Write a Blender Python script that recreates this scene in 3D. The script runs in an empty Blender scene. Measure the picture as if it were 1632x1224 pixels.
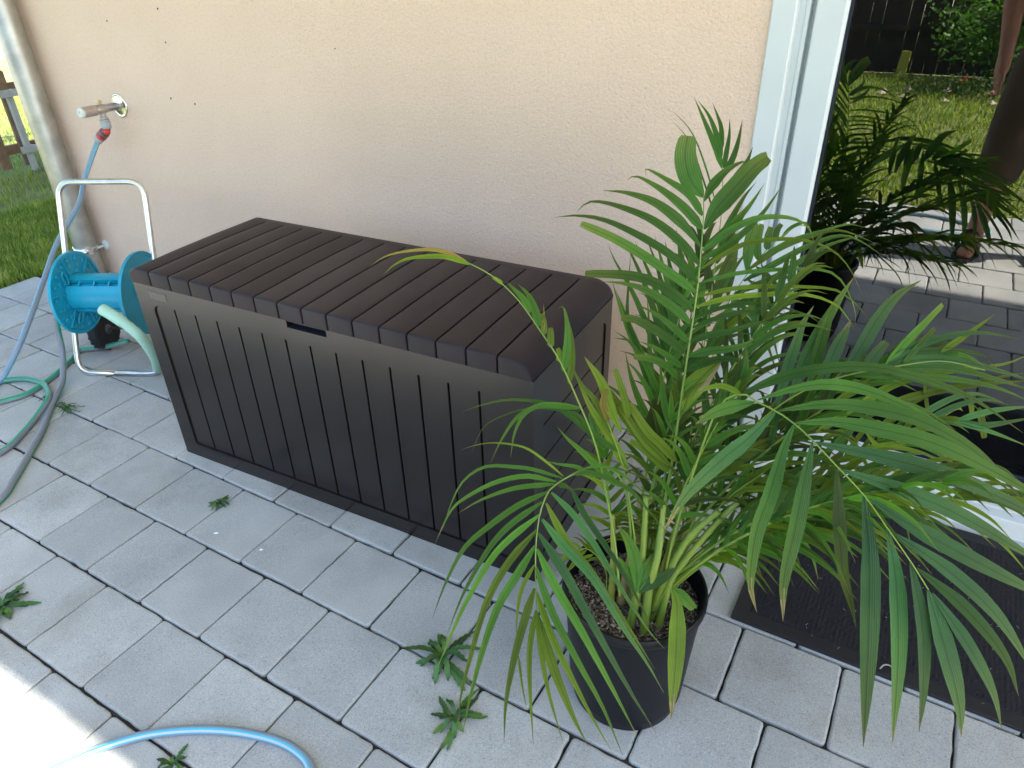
import bpy, bmesh, math, random, json
from mathutils import Vector, Matrix
random.seed(7)
R = math.radians
SC = bpy.context.scene
COL = SC.collection
# ------------------------------------------------------------------ camera
cam_d = bpy.data.cameras.new('camera'); cam = bpy.data.objects.new('camera', cam_d); COL.objects.link(cam)
CR = Vector((0.8637202, 0.50350931, -0.02158231)); CU = Vector((-0.24898883, 0.46356523, 0.85035983)); CF = Vector((-0.4381689, 0.7290992, -0.52575885))
cam.matrix_world = Matrix(((CR.x, CU.x, -CF.x, 1.31575), (CR.y, CU.y, -CF.y, -0.93148), (CR.z, CU.z, -CF.z, 1.26044), (0, 0, 0, 1)))
cam_d.sensor_width = 36; cam_d.lens = 36 * 1145.55 / 1632
cam_d.clip_start = 0.02; cam_d.clip_end = 500
cam_d.dof.use_dof = False
SC.camera = cam
# ------------------------------------------------------------------ light
SUN_EL = R(52); SUN_AZ = R(-17); SUN_V = Vector((math.cos(SUN_AZ) * math.cos(SUN_EL), math.sin(SUN_AZ) * math.cos(SUN_EL), math.sin(SUN_EL)))
w = bpy.data.worlds.new('World'); SC.world = w; w.use_nodes = True
nt = w.node_tree; nt.nodes.clear()
sky = nt.nodes.new('ShaderNodeTexSky'); sky.sky_type = 'NISHITA'; sky.sun_disc = False
sky.sun_elevation = SUN_EL; sky.sun_rotation = math.atan2(SUN_V.x, SUN_V.y); sky.altitude = 300; sky.dust_density = 1.5
bg = nt.nodes.new('ShaderNodeBackground'); bg.inputs['Strength'].default_value = 0.12
wo = nt.nodes.new('ShaderNodeOutputWorld')
nt.links.new(sky.outputs[0], bg.inputs[0]); nt.links.new(bg.outputs[0], wo.inputs[0])
sd = bpy.data.lights.new('sun', 'SUN'); sd.energy = 4.8; sd.angle = R(1.0); sd.color = (1.0, 0.925, 0.81)
so = bpy.data.objects.new('sun', sd); COL.objects.link(so)
so.rotation_euler = SUN_V.to_track_quat('Z', 'Y').to_euler(); so.location = (3, -4, 6)
SC.view_settings.view_transform = 'Standard'; SC.view_settings.look = 'None'
SC.view_settings.exposure = 2.57; SC.view_settings.gamma = 1
SC.render.engine = 'CYCLES'
# ------------------------------------------------------------------ helpers
def new(name, me, parent=None, mats=()):
    o = bpy.data.objects.new(name, me); COL.objects.link(o)
    if parent: o.parent = parent
    if me:
        for m in (mats if isinstance(mats, (list, tuple)) else [mats]): me.materials.append(m)
    return o
def tag(o, label=None, cat=None, group=None, kind=None):
    if label: o['label'] = label
    if cat: o['category'] = cat
    if group: o['group'] = group
    if kind: o['kind'] = kind
    return o
def empty(name, loc, label, cat, group=None, rz=0):
    o = new(name, None); o.location = loc; o.rotation_euler = (0, 0, rz); o.empty_display_size = .05
    return tag(o, label, cat, group)
class MB:
    def __init__(s): s.v = []; s.f = []; s.m = []; s.sm = []
    def add(s, vs, fs, mi=0, smooth=False):
        n = len(s.v); s.v += [tuple(v) for v in vs]
        for f in fs: s.f.append([n + i for i in f]); s.m.append(mi); s.sm.append(smooth)
    def box(s, x0, x1, y0, y1, z0, z1, b=0, mi=0, M=None):
        if b <= 0:
            vs = [(x, y, z) for z in (z0, z1) for y in (y0, y1) for x in (x0, x1)]
            fs = [(0, 2, 3, 1), (4, 5, 7, 6), (0, 1, 5, 4), (2, 6, 7, 3), (0, 4, 6, 2), (1, 3, 7, 5)]
        else:
            bm = bmesh.new(); bmesh.ops.create_cube(bm, size=1)
            for v in bm.verts: v.co = Vector(((x0 + x1) / 2 + v.co.x * (x1 - x0), (y0 + y1) / 2 + v.co.y * (y1 - y0), (z0 + z1) / 2 + v.co.z * (z1 - z0)))
            bmesh.ops.bevel(bm, geom=bm.edges[:], offset=b, segments=2, affect='EDGES', profile=.6)
            bm.verts.index_update(); vs = [v.co.copy() for v in bm.verts]; fs = [[v.index for v in f.verts] for f in bm.faces]; bm.free()
        if M: vs = [M @ Vector(v) for v in vs]
        s.add(vs, fs, mi)
    def tube(s, pts, r, n=10, mi=0, caps=True, closed=False):
        P = [Vector(p) for p in pts]; m = len(P); rr = r if isinstance(r, (list, tuple)) else [r] * m
        T = []
        for i in range(m):
            a = P[(i - 1) % m] if (closed or i > 0) else P[i]; c = P[(i + 1) % m] if (closed or i < m - 1) else P[i]
            T.append((c - a).normalized())
        u = T[0].cross(Vector((0, 0, 1)));
        if u.length < 1e-3: u = T[0].cross(Vector((1, 0, 0)))
        u.normalize(); vs = []
        for i in range(m):
            u = (u - T[i] * u.dot(T[i])).normalized(); w_ = T[i].cross(u)
            for k in range(n):
                a = 2 * math.pi * k / n; vs.append(P[i] + (u * math.cos(a) + w_ * math.sin(a)) * rr[i])
        fs = []
        for i in range(m if closed else m - 1):
            j = (i + 1) % m
            for k in range(n): fs.append((i * n + k, i * n + (k + 1) % n, j * n + (k + 1) % n, j * n + k))
        if caps and not closed: fs += [tuple(range(n))[::-1], tuple((m - 1) * n + k for k in range(n))]
        s.add(vs, fs, mi, True)
    def lathe(s, prof, n=48, mi=0, M=None, smooth=True):
        vs = []; m = len(prof)
        for (r, z) in prof:
            for k in range(n):
                a = 2 * math.pi * k / n; vs.append(Vector((r * math.cos(a), r * math.sin(a), z)))
        fs = [(i * n + k, i * n + (k + 1) % n, (i + 1) * n + (k + 1) % n, (i + 1) * n + k) for i in range(m - 1) for k in range(n)]
        if M: vs = [M @ v for v in vs]
        s.add(vs, fs, mi, smooth)
    def build(s, name, mats, parent=None, auto=None, weld=False):
        me = bpy.data.meshes.new(name); me.from_pydata(s.v, [], s.f); me.update()
        me.polygons.foreach_set('material_index', s.m); me.polygons.foreach_set('use_smooth', s.sm)
        if auto is not None:
            me.polygons.foreach_set('use_smooth', [True] * len(s.f))
            bm = bmesh.new(); bm.from_mesh(me)
            if weld: bmesh.ops.remove_doubles(bm, verts=bm.verts[:], dist=1e-5)
            for e in bm.edges:
                if len(e.link_faces) == 2 and e.calc_face_angle(0) > auto: e.smooth = False
            bm.to_mesh(me); bm.free()
        return new(name, me, parent, mats)
def catmull(P, n):
    P = [Vector(p) for p in P]
    if len(P) < 3: return [P[0].lerp(P[-1], i / n) for i in range(n + 1)]
    Q = [P[0] * 2 - P[1]] + P + [P[-1] * 2 - P[-2]]; L = [(P[i + 1] - P[i]).length for i in range(len(P) - 1)]; tot = sum(L); out = []
    for i in range(n + 1):
        d = tot * i / n; k = 0
        while k < len(L) - 1 and d > L[k]: d -= L[k]; k += 1
        t = min(1, d / max(L[k], 1e-9)); a, b, c, e = Q[k:k + 4]
        out.append(.5 * ((2 * b) + (c - a) * t + (2 * a - 5 * b + 4 * c - e) * t * t + (3 * b - a - 3 * c + e) * t ** 3))
    return out
def arc_path(corners, r, seg=8):
    """polyline with rounded corners"""
    P = [Vector(c) for c in corners]; out = [P[0]]
    for i in range(1, len(P) - 1):
        a = (P[i - 1] - P[i]).normalized(); b = (P[i + 1] - P[i]).normalized()
        ang = a.angle(b); d = r / math.tan(ang / 2); s = P[i] + a * d; e = P[i] + b * d
        for k in range(seg + 1):
            t = k / seg; out.append(s * (1 - t) ** 2 + P[i] * 2 * t * (1 - t) + e * t * t)
    out.append(P[-1]); return out
# ------------------------------------------------------------------ materials
def mat(name, col, rough=.6, metal=0, var=.0, vscale=20, bump=0, bscale=200, spec=.5, col2=None, detail=4, coat=0, bd=.002, isl=0):
    m = bpy.data.materials.new(name); m.use_nodes = True; t = m.node_tree; p = t.nodes['Principled BSDF']
    p.inputs['Roughness'].default_value = rough; p.inputs['Metallic'].default_value = metal; p.inputs['Specular IOR Level'].default_value = spec
    p.inputs['Coat Weight'].default_value = coat
    c4 = (*col, 1); p.inputs['Base Color'].default_value = c4
    tc = t.nodes.new('ShaderNodeTexCoord')
    if var or col2:
        n = t.nodes.new('ShaderNodeTexNoise'); n.inputs['Scale'].default_value = vscale; n.inputs['Detail'].default_value = detail
        t.links.new(tc.outputs['Object'], n.inputs['Vector'])
        r = t.nodes.new('ShaderNodeValToRGB'); r.color_ramp.elements[0].position = .33; r.color_ramp.elements[1].position = .68
        a = col2 if col2 else tuple(max(0, x * (1 - var)) for x in col); b = col if col2 else tuple(min(1, x * (1 + var)) for x in col)
        r.color_ramp.elements[0].color = (*a, 1); r.color_ramp.elements[1].color = (*b, 1)
        t.links.new(n.outputs['Fac'], r.inputs[0]); src = r.outputs[0]
        if isl:
            g = t.nodes.new('ShaderNodeNewGeometry'); mr = t.nodes.new('ShaderNodeMapRange'); mr.inputs['To Min'].default_value = 1 - isl; mr.inputs['To Max'].default_value = 1 + isl
            t.links.new(g.outputs['Random Per Island'], mr.inputs['Value'])
            mx = t.nodes.new('ShaderNodeVectorMath'); mx.operation = 'SCALE'; t.links.new(src, mx.inputs[0]); t.links.new(mr.outputs[0], mx.inputs['Scale']); src = mx.outputs[0]
        t.links.new(src, p.inputs['Base Color'])
    if bump:
        n2 = t.nodes.new('ShaderNodeTexNoise'); n2.inputs['Scale'].default_value = bscale; n2.inputs['Detail'].default_value = 3
        b = t.nodes.new('ShaderNodeBump'); b.inputs['Strength'].default_value = bump; b.inputs['Distance'].default_value = bd
        t.links.new(tc.outputs['Object'], n2.inputs['Vector']); t.links.new(n2.outputs['Fac'], b.inputs['Height']); t.links.new(b.outputs[0], p.inputs['Normal'])
    return m
def N(m, kind): return m.node_tree.nodes.new(kind)
def LK(m, a, b): m.node_tree.links.new(a, b)
# paver concrete: fine salt-and-pepper grain over slow mottling, each stone its own tone
def paver_mat():
    m = bpy.data.materials.new('concrete_paver'); m.use_nodes = True; p = m.node_tree.nodes['Principled BSDF']; p.inputs['Roughness'].default_value = .85
    tc = N(m, 'ShaderNodeTexCoord'); n1 = N(m, 'ShaderNodeTexNoise'); n1.inputs['Scale'].default_value = 6; n1.inputs['Detail'].default_value = 5
    n2 = N(m, 'ShaderNodeTexNoise'); n2.inputs['Scale'].default_value = 420; n2.inputs['Detail'].default_value = 2
    for n in (n1, n2): LK(m, tc.outputs['Object'], n.inputs['Vector'])
    r1 = N(m, 'ShaderNodeValToRGB'); r1.color_ramp.elements[0].position = .3; r1.color_ramp.elements[1].position = .7
    r1.color_ramp.elements[0].color = (.33, .342, .332, 1); r1.color_ramp.elements[1].color = (.42, .433, .418, 1)
    r2 = N(m, 'ShaderNodeValToRGB'); e = r2.color_ramp.elements; e[0].position = .3; e[0].color = (.62, .62, .63, 1); e[1].position = .43; e[1].color = (.97, .97, .97, 1)
    x = e.new(.62); x.color = (1.02, 1.02, 1.02, 1); x = e.new(.72); x.color = (1.4, 1.4, 1.4, 1)
    LK(m, n1.outputs['Fac'], r1.inputs[0]); LK(m, n2.outputs['Fac'], r2.inputs[0])
    mx = N(m, 'ShaderNodeVectorMath'); mx.operation = 'MULTIPLY'; LK(m, r1.outputs[0], mx.inputs[0]); LK(m, r2.outputs[0], mx.inputs[1])
    n3 = N(m, 'ShaderNodeTexNoise'); n3.inputs['Scale'].default_value = 2.3; n3.inputs['Detail'].default_value = 8; n3.inputs['Roughness'].default_value = .7; LK(m, tc.outputs['Object'], n3.inputs['Vector'])
    r3 = N(m, 'ShaderNodeValToRGB'); r3.color_ramp.elements[0].position = .36; r3.color_ramp.elements[0].color = (.84, .82, .78, 1); r3.color_ramp.elements[1].position = .5; r3.color_ramp.elements[1].color = (1, 1, 1, 1); LK(m, n3.outputs['Fac'], r3.inputs[0])
    mx3 = N(m, 'ShaderNodeVectorMath'); mx3.operation = 'MULTIPLY'; LK(m, mx.outputs[0], mx3.inputs[0]); LK(m, r3.outputs[0], mx3.inputs[1]); mx = mx3
    g = N(m, 'ShaderNodeNewGeometry'); mr = N(m, 'ShaderNodeMapRange'); mr.inputs['To Min'].default_value = .9; mr.inputs['To Max'].default_value = 1.08; LK(m, g.outputs['Random Per Island'], mr.inputs['Value'])
    s = N(m, 'ShaderNodeVectorMath'); s.operation = 'SCALE'; LK(m, mx.outputs[0], s.inputs[0]); LK(m, mr.outputs[0], s.inputs['Scale']); LK(m, s.outputs[0], p.inputs['Base Color'])
    b = N(m, 'ShaderNodeBump'); b.inputs['Strength'].default_value = .35; b.inputs['Distance'].default_value = .0012; LK(m, n2.outputs['Fac'], b.inputs['Height']); LK(m, b.outputs[0], p.inputs['Normal'])
    return m
def stucco_mat():
    m = bpy.data.materials.new('peach_render'); m.use_nodes = True; p = m.node_tree.nodes['Principled BSDF']; p.inputs['Roughness'].default_value = .92
    tc = N(m, 'ShaderNodeTexCoord'); n1 = N(m, 'ShaderNodeTexNoise'); n1.inputs['Scale'].default_value = 2.6; n1.inputs['Detail'].default_value = 7
    v = N(m, 'ShaderNodeTexNoise'); v.inputs['Scale'].default_value = 130; v.inputs['Detail'].default_value = 4; v.inputs['Roughness'].default_value = .65
    v2 = N(m, 'ShaderNodeTexVoronoi'); v2.inputs['Scale'].default_value = 230
    for n in (n1, v, v2): LK(m, tc.outputs['Object'], n.inputs['Vector'])
    r1 = N(m, 'ShaderNodeValToRGB'); r1.color_ramp.elements[0].position = .3; r1.color_ramp.elements[1].position = .7
    r1.color_ramp.elements[0].color = (.715, .527, .395, 1); r1.color_ramp.elements[1].color = (.76, .565, .425, 1); LK(m, n1.outputs['Fac'], r1.inputs[0])
    r2 = N(m, 'ShaderNodeValToRGB'); r2.color_ramp.elements[0].position = .28; r2.color_ramp.elements[0].color = (.86, .85, .84, 1); r2.color_ramp.elements[1].position = .5; r2.color_ramp.elements[1].color = (1, 1, 1, 1)
    LK(m, v.outputs['Fac'], r2.inputs[0]); mx = N(m, 'ShaderNodeVectorMath'); mx.operation = 'MULTIPLY'; LK(m, r1.outputs[0], mx.inputs[0]); LK(m, r2.outputs[0], mx.inputs[1]); LK(m, mx.outputs[0], p.inputs['Base Color'])
    a = N(m, 'ShaderNodeMath'); a.operation = 'MULTIPLY_ADD'; LK(m, v2.outputs['Distance'], a.inputs[0]); a.inputs[1].default_value = -.35; LK(m, v.outputs['Fac'], a.inputs[2])
    b = N(m, 'ShaderNodeBump'); b.inputs['Strength'].default_value = .9; b.inputs['Distance'].default_value = .0045; LK(m, a.outputs[0], b.inputs['Height']); LK(m, b.outputs[0], p.inputs['Normal'])
    return m
def leaf_mat(name, c, c2, rough=.48, trans=.32, isl=(.55, 1.35)):
    m = bpy.data.materials.new(name); m.use_nodes = True; p = m.node_tree.nodes['Principled BSDF']; p.inputs['Roughness'].default_value = rough; p.inputs['Specular IOR Level'].default_value = .28
    tc = N(m, 'ShaderNodeTexCoord'); n = N(m, 'ShaderNodeTexNoise'); n.inputs['Scale'].default_value = 9; n.inputs['Detail'].default_value = 6; LK(m, tc.outputs['Object'], n.inputs['Vector'])
    r = N(m, 'ShaderNodeValToRGB'); r.color_ramp.elements[0].position = .35; r.color_ramp.elements[1].position = .66; r.color_ramp.elements[0].color = (*c, 1); r.color_ramp.elements[1].color = (*c2, 1); LK(m, n.outputs['Fac'], r.inputs[0])
    # long veins: stripes across the blade, from the 'across' attribute
    at = N(m, 'ShaderNodeAttribute'); at.attribute_name = 'across'; w1 = N(m, 'ShaderNodeMath'); w1.operation = 'MULTIPLY'; w1.inputs[1].default_value = 62; LK(m, at.outputs['Fac'], w1.inputs[0])
    w2 = N(m, 'ShaderNodeMath'); w2.operation = 'SINE'; LK(m, w1.outputs[0], w2.inputs[0]); w3 = N(m, 'ShaderNodeMath'); w3.operation = 'MULTIPLY_ADD'; w3.inputs[1].default_value = .13; LK(m, w2.outputs[0], w3.inputs[0]); c1 = N(m, 'ShaderNodeMath'); c1.operation = 'COMPARE'; c1.inputs[1].default_value = .5; c1.inputs[2].default_value = .045; LK(m, at.outputs['Fac'], c1.inputs[0]); c2_ = N(m, 'ShaderNodeMath'); c2_.operation = 'MULTIPLY_ADD'; c2_.inputs[1].default_value = -.28; c2_.inputs[2].default_value = 1.0; LK(m, c1.outputs[0], c2_.inputs[0]); LK(m, c2_.outputs[0], w3.inputs[2])
    al = N(m, 'ShaderNodeAttribute'); al.attribute_name = 'along'; pw = N(m, 'ShaderNodeMath'); pw.operation = 'POWER'; pw.inputs[1].default_value = 2.6; LK(m, al.outputs['Fac'], pw.inputs[0]); pm = N(m, 'ShaderNodeMath'); pm.operation = 'MULTIPLY'; pm.inputs[1].default_value = .55; LK(m, pw.outputs[0], pm.inputs[0])
    tm_ = N(m, 'ShaderNodeMix'); tm_.data_type = 'RGBA'; LK(m, pm.outputs[0], tm_.inputs['Factor']); LK(m, r.outputs[0], tm_.inputs['A']); tm_.inputs['B'].default_value = (.20, .22, .04, 1)
    g = N(m, 'ShaderNodeNewGeometry'); mr = N(m, 'ShaderNodeMapRange'); mr.inputs['To Min'].default_value = isl[0]; mr.inputs['To Max'].default_value = isl[1]; LK(m, g.outputs['Random Per Island'], mr.inputs['Value'])
    k = N(m, 'ShaderNodeMath'); k.operation = 'MULTIPLY'; LK(m, w3.outputs[0], k.inputs[0]); LK(m, mr.outputs[0], k.inputs[1])
    s = N(m, 'ShaderNodeVectorMath'); s.operation = 'SCALE'; LK(m, tm_.outputs['Result'], s.inputs[0]); LK(m, k.outputs[0], s.inputs['Scale']); LK(m, s.outputs[0], p.inputs['Base Color'])
    bu = N(m, 'ShaderNodeBump'); bu.inputs['Strength'].default_value = .5; bu.inputs['Distance'].default_value = .0008; LK(m, w2.outputs[0], bu.inputs['Height']); LK(m, bu.outputs[0], p.inputs['Normal'])
    tr = N(m, 'ShaderNodeBsdfTranslucent'); s2 = N(m, 'ShaderNodeVectorMath'); s2.operation = 'MULTIPLY'; s2.inputs[1].default_value = (1.5, 1.7, .6); LK(m, s.outputs[0], s2.inputs[0]); LK(m, s2.outputs[0], tr.inputs[0])
    mix = N(m, 'ShaderNodeMixShader'); mix.inputs[0].default_value = trans; LK(m, p.outputs[0], mix.inputs[1]); LK(m, tr.outputs[0], mix.inputs[2]); LK(m, mix.outputs[0], m.node_tree.nodes['Material Output'].inputs[0])
    return m
PAVER = paver_mat(); STUCCO = stucco_mat()
SAND = mat('joint_sand', (.028, .025, .022), .95, var=.3, vscale=60, bump=.6, bscale=300)
PLINTH = mat('dark_plinth', (.09, .09, .095), .85, var=.15, vscale=30, bump=.4, bscale=200)
WHITE = mat('white_frame', (.57, .60, .59), .34, var=.02, vscale=8)
GASKET = mat('gasket', (.012, .016, .03), .3)
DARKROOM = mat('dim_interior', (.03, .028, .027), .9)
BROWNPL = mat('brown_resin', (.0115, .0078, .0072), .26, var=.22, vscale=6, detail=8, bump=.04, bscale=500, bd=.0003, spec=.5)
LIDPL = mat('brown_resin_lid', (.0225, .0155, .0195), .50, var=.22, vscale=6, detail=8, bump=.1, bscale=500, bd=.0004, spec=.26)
BROWNHOL = mat('brown_resin_recess', (.012, .012, .018), .5)
GALV = mat('zinc_pipe', (.44, .43, .39), .43, .85, var=.14, vscale=18, bump=.08, bscale=30)
CHROME = mat('bright_steel', (.75, .75, .74), .22, 1, var=.06, vscale=30)
STEELTUBE = mat('galvanised_tube', (.68, .67, .62), .3, .95, var=.1, vscale=40)
BRASS = mat('tap_metal', (.47, .41, .37), .38, .7, var=.12, vscale=60)
GREYPL = mat('grey_plastic', (.33, .36, .38), .5)
DGREYPL = mat('dark_grey_plastic', (.06, .062, .07), .45)
REDPL = mat('red_plastic', (.62, .035, .02), .4)
BLUEPL = mat('blue_plastic', (.008, .30, .45), .36, var=.06, vscale=20, spec=.5)
BLACKPL = mat('black_plastic', (.012, .012, .014), .4, var=.15, vscale=30)
RUBBER = mat('black_rubber', (.014, .014, .015), .8)
MINT = mat('mint_plastic', (.36, .60, .47), .5, var=.05, vscale=20)
LAWN = mat('lawn_soil', (.20, .24, .07), .95, col2=(.15, .16, .06), vscale=5, bump=.8, bscale=60, bd=.02)
GRASS = mat('grass_blade', (.10, .19, .035), .6, col2=(.055, .12, .022), vscale=3)
GRAVEL = mat('pale_gravel', (.42, .36, .26), .95, var=.15, vscale=3, bump=.5, bscale=50)
WOODF = mat('weathered_wood', (.27, .175, .10), .85, col2=(.17, .11, .07), vscale=14, bump=.4, bscale=90)
WOODD = mat('dark_wood', (.055, .04, .03), .85, col2=(.03, .022, .018), vscale=10, bump=.3, bscale=80)
POSTG = mat('grey_post', (.42, .44, .43), .6, .2, var=.1, vscale=30)
SKIN = mat('skin', (.46, .24, .17), .55, var=.06, vscale=25)
CANVAS = mat('awning_canvas', (.80, .79, .76), .9, var=.04, vscale=5)
# ================================================================== SETTING
YW = 0.80                       # outer face of the house wall
# ground sheet to the horizon
mb = MB(); mb.add([(-60, -60, -.06), (60, -60, -.06), (60, 60, -.06), (-60, 60, -.06)], [(0, 1, 2, 3)])
tag(mb.build('ground', GRAVEL), kind='structure')
XL, YF = -2.13, -1.78           # patio edges
def sheet(name, x0, x1, y0, y1, z, m, n=1, amp=0):
    vs = []; fs = []; nx = max(1, int((x1 - x0) * n)); ny = max(1, int((y1 - y0) * n)); rr = random.Random(3)
    for j in range(ny + 1):
        for i in range(nx + 1): vs.append((x0 + (x1 - x0) * i / nx, y0 + (y1 - y0) * j / ny, z + (rr.uniform(-amp, amp) if 0 < i < nx and 0 < j < ny else 0)))
    for j in range(ny):
        for i in range(nx): a = j * (nx + 1) + i; fs.append((a, a + 1, a + nx + 2, a + nx + 1))
    b = MB(); b.add(vs, fs, 0, True); return tag(b.build(name, m), kind='structure')
sheet('lawn', -7.6, XL - .01, -14, 9, -.012, LAWN, 3, .008)
sheet('lawn', XL - .01, 12, -14, YF - .01, -.012, LAWN, 3, .008)
sheet('sunny_meadow', -10.5, -7.6, -14, 12, -.02, mat('dry_meadow', (.24, .25, .07), .95, col2=(.18, .2, .05), vscale=2), 1)
sheet('joint_bed', XL, 4.6, YF, YW + .02, -.009, SAND)
# pavers: every stone a bevelled block in one paving mesh
def paving():
    b = MB(); L = .2; rr = random.Random(11); g = .0035
    rows = {0: 0.0, -1: .094, -2: -.0107, -3: -.1177}     # y-row index -> joint offset
    for r in range(-9, 4):
        y0 = r * L * .9975; y1 = y0 + L
        off = rows.get(r, None)
        if off is None: off = {1: .108, 2: .012, 3: .1}.get(r, .1 * (r % 2) + rr.uniform(-.015, .015))
        y1c = min(y1, YW - .002)
        k0 = int((XL - off) / L) - 1; x = off + k0 * L
        while x < 4.6:
            wdt = L
            xa, xb = max(x, XL), min(x + wdt, 4.6)
            if xb - xa > .03:
                h = rr.uniform(-.0012, .0012); tx = rr.uniform(-.0012, .0012); gl = g * rr.uniform(.7, 1.5)
                x0_, x1_, y0_, y1_ = xa + gl * .5, xb - gl * .5, y0 + g * rr.uniform(.55, 1.2), y1c - g * rr.uniform(.55, 1.2)
                bv = .0045; rc = .008; z = h
                jit = [rr.gauss(0, .00055) + (-.0022 * rr.random() if rr.random() < .012 else 0) for _ in range(60)]
                def loop(ins, zz):
                    P = []; cs = [(x1_ - rc, y1_ - rc, 0), (x0_ + rc, y1_ - rc, 90), (x0_ + rc, y0_ + rc, 180), (x1_ - rc, y0_ + rc, 270)]
                    for ci in range(4):
                        cx, cy, a0 = cs[ci]
                        for a in (0, 45, 90): P.append((cx + (rc - ins) * math.cos(R(a0 + a)), cy + (rc - ins) * math.sin(R(a0 + a))))
                        nx_, ny_, na = cs[(ci + 1) % 4]; e0 = P[-1]; e1 = (nx_ + (rc - ins) * math.cos(R(na)), ny_ + (rc - ins) * math.sin(R(na))); dx_, dy_ = math.cos(R(na)), math.sin(R(na))
                        for s in range(1, 9): t = s / 9; jj = jit[ci * 9 + s]; P.append((e0[0] + (e1[0] - e0[0]) * t + dx_ * jj, e0[1] + (e1[1] - e0[1]) * t + dy_ * jj))
                    return [(px_, py_, zz + tx * (px_ - xa) * 5) for px_, py_ in P]
                Ls = [loop(0, -.03), loop(0, z - bv * .8), loop(bv * .35, z - bv * .25), loop(bv, z)]; K = 44
                vs = sum(Ls, []); fs = []
                for q in range(3):
                    for k in range(K): fs.append((q * K + k, q * K + (k + 1) % K, (q + 1) * K + (k + 1) % K, (q + 1) * K + k))
                fs.append(tuple(3 * K + k for k in range(K)))
                b.add(vs, fs)
            x += wdt
    o = b.build('patio_paving', PAVER); return tag(o, kind='structure')
paving()
# kerb between patio and lawn
# ------------------------------------------------------------------ HOUSE
DX0, DX1, DZ = .932, 3.05, 2.25
house = empty('house', (0.5, YW + .15, 0), 'peach rendered house wall with a white framed glass door at the right', 'house')
def hp(o):       # parent keeping world placement
    o.parent = house; o.matrix_parent_inverse = Matrix.Translation(-Vector((0.5, YW + .15, 0))); return o
mb = MB(); T = YW + .30; HX0, HX1, HY1, HZ = -1.975, 4.6, 6.0, 2.9
mb.box(HX0, DX0, YW, T, -.06, HZ)
mb.box(DX1, HX1, YW, T, -.06, HZ); mb.box(DX0, DX1, YW, T, DZ, HZ)
mb.box(HX0, HX0 + .3, T, HY1, -.06, HZ); mb.box(HX1 - .3, HX1, T, HY1, -.06, HZ); mb.box(HX0 + .3, HX1 - .3, HY1 - .3, HY1, -.06, HZ)
hp(mb.build('wall', STUCCO))
mb = MB(); mb.box(HX0 - .5, HX1 + .4, YW - .05, HY1 + .4, HZ + .003, HZ + .2); hp(mb.build('roof', mat('roof_tiles', (.3, .12, .08), .8, var=.2)))
mb = MB(); mb.box(DX0 - 1.2, DX1 + 1, T + 2.4, T + 2.5, 0, 2.6); mb.box(DX0 - 1.2, HX1 - .35, T + .01, T + 2.4, -.01, .0); mb.box(DX0 - 1.2, HX1 - .35, T + .02, T + 2.5, 2.6, 2.65)
mb.box(DX0 - 1.2, DX0 - 1.15, T + .02, T + 2.5, 0, 2.6); hp(mb.build('room', DARKROOM))
for (x, z, r) in ((-1.36, 1.047, .003), (-1.064, 1.09, .0035), (-1.066, .988, .003), (-1.115, .805, .0035), (-.99, .795, .0035), (-.3, 1.0, .002)):
    mb = MB(); mb.lathe([(0, 0), (r, 0), (r * .9, .0015), (0, .0012)], 10, M=Matrix.Translation((x, YW - .0005, z)) @ Matrix.Rotation(R(90), 4, 'X')); hp(mb.build('drill_hole', DGREYPL))
# glass door: outer frame, sash, gasket, pane, threshold
door = hp(new('patio_door', None)); door.location = (DX0, YW, 0); door.empty_display_size = .05
def dp(o): o.parent = door; o.matrix_parent_inverse = Matrix.Translation(-Vector((DX0, YW, 0))); return o
def profile_jamb(b, prof, z0, z1):       # prof: (x, y) polyline extruded in z
    n = len(prof); b.add([(x, y, z0) for x, y in prof] + [(x, y, z1) for x, y in prof], [(i, (i + 1), n + i + 1, n + i) for i in range(n - 1)])
mb = MB()
J = [(DX0, T), (DX0, YW - .004), (DX0 + .003, YW - .007), (DX0 + .048, YW - .007), (DX0 + .051, YW - .004), (DX0 + .054, YW + .004), (DX0 + .066, YW + .004), (DX0 + .069, YW + .001), (DX0 + .076, YW + .001), (DX0 + .078, YW + .02), (DX0 + .086, YW + .02), (DX0 + .086, T)]
profile_jamb(mb, J, .03, DZ)
profile_jamb(mb, [(DX0 + DX1 - x, y) for x, y in J][::-1], .03, DZ)
mb.box(DX0 + .086, DX1 - .086, YW + .002, T - .05, DZ - .08, DZ)
dp(mb.build('frame', WHITE))
mb = MB(); X0 = DX0 + .088; SZ0, SZ1 = .082, 2.17
S = [(X0, YW + .06), (X0, YW - .003), (X0 + .003, YW - .006), (X0 + .055, YW - .006), (X0 + .062, YW - .002), (X0 + .064, YW + .012)]
profile_jamb(mb, S, SZ0, SZ1)
XR = 2.02
profile_jamb(mb, [(X0 + XR - x, y) for x, y in S][::-1], SZ0, SZ1)
Q = [(YW + .06, SZ0), (YW - .003, SZ0), (YW - .006, SZ0 + .003), (YW - .006, SZ0 + .05), (YW - .002, SZ0 + .058), (YW + .012, SZ0 + .06)]
x0q, x1q = X0 + .055, XR - .055; n = len(Q)
mb.add([(x0q, y + .0015, z) for y, z in Q] + [(x1q, y + .0015, z) for y, z in Q], [(i, i + 1, n + i + 1, n + i) for i in range(n - 1)])
mb.box(x0q, x1q, YW - .004, YW + .05, SZ1 - .06, SZ1)
dp(mb.build('sash', WHITE))
mb = MB(); gx = X0 + .0635; gz = SZ0 + .0595
mb.box(gx, gx + .006, YW + .002, YW + .03, gz, 2.11); mb.box(gx + .006, XR - .07, YW + .002, YW + .03, gz, gz + .013)
dp(mb.build('gasket', GASKET))
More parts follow.
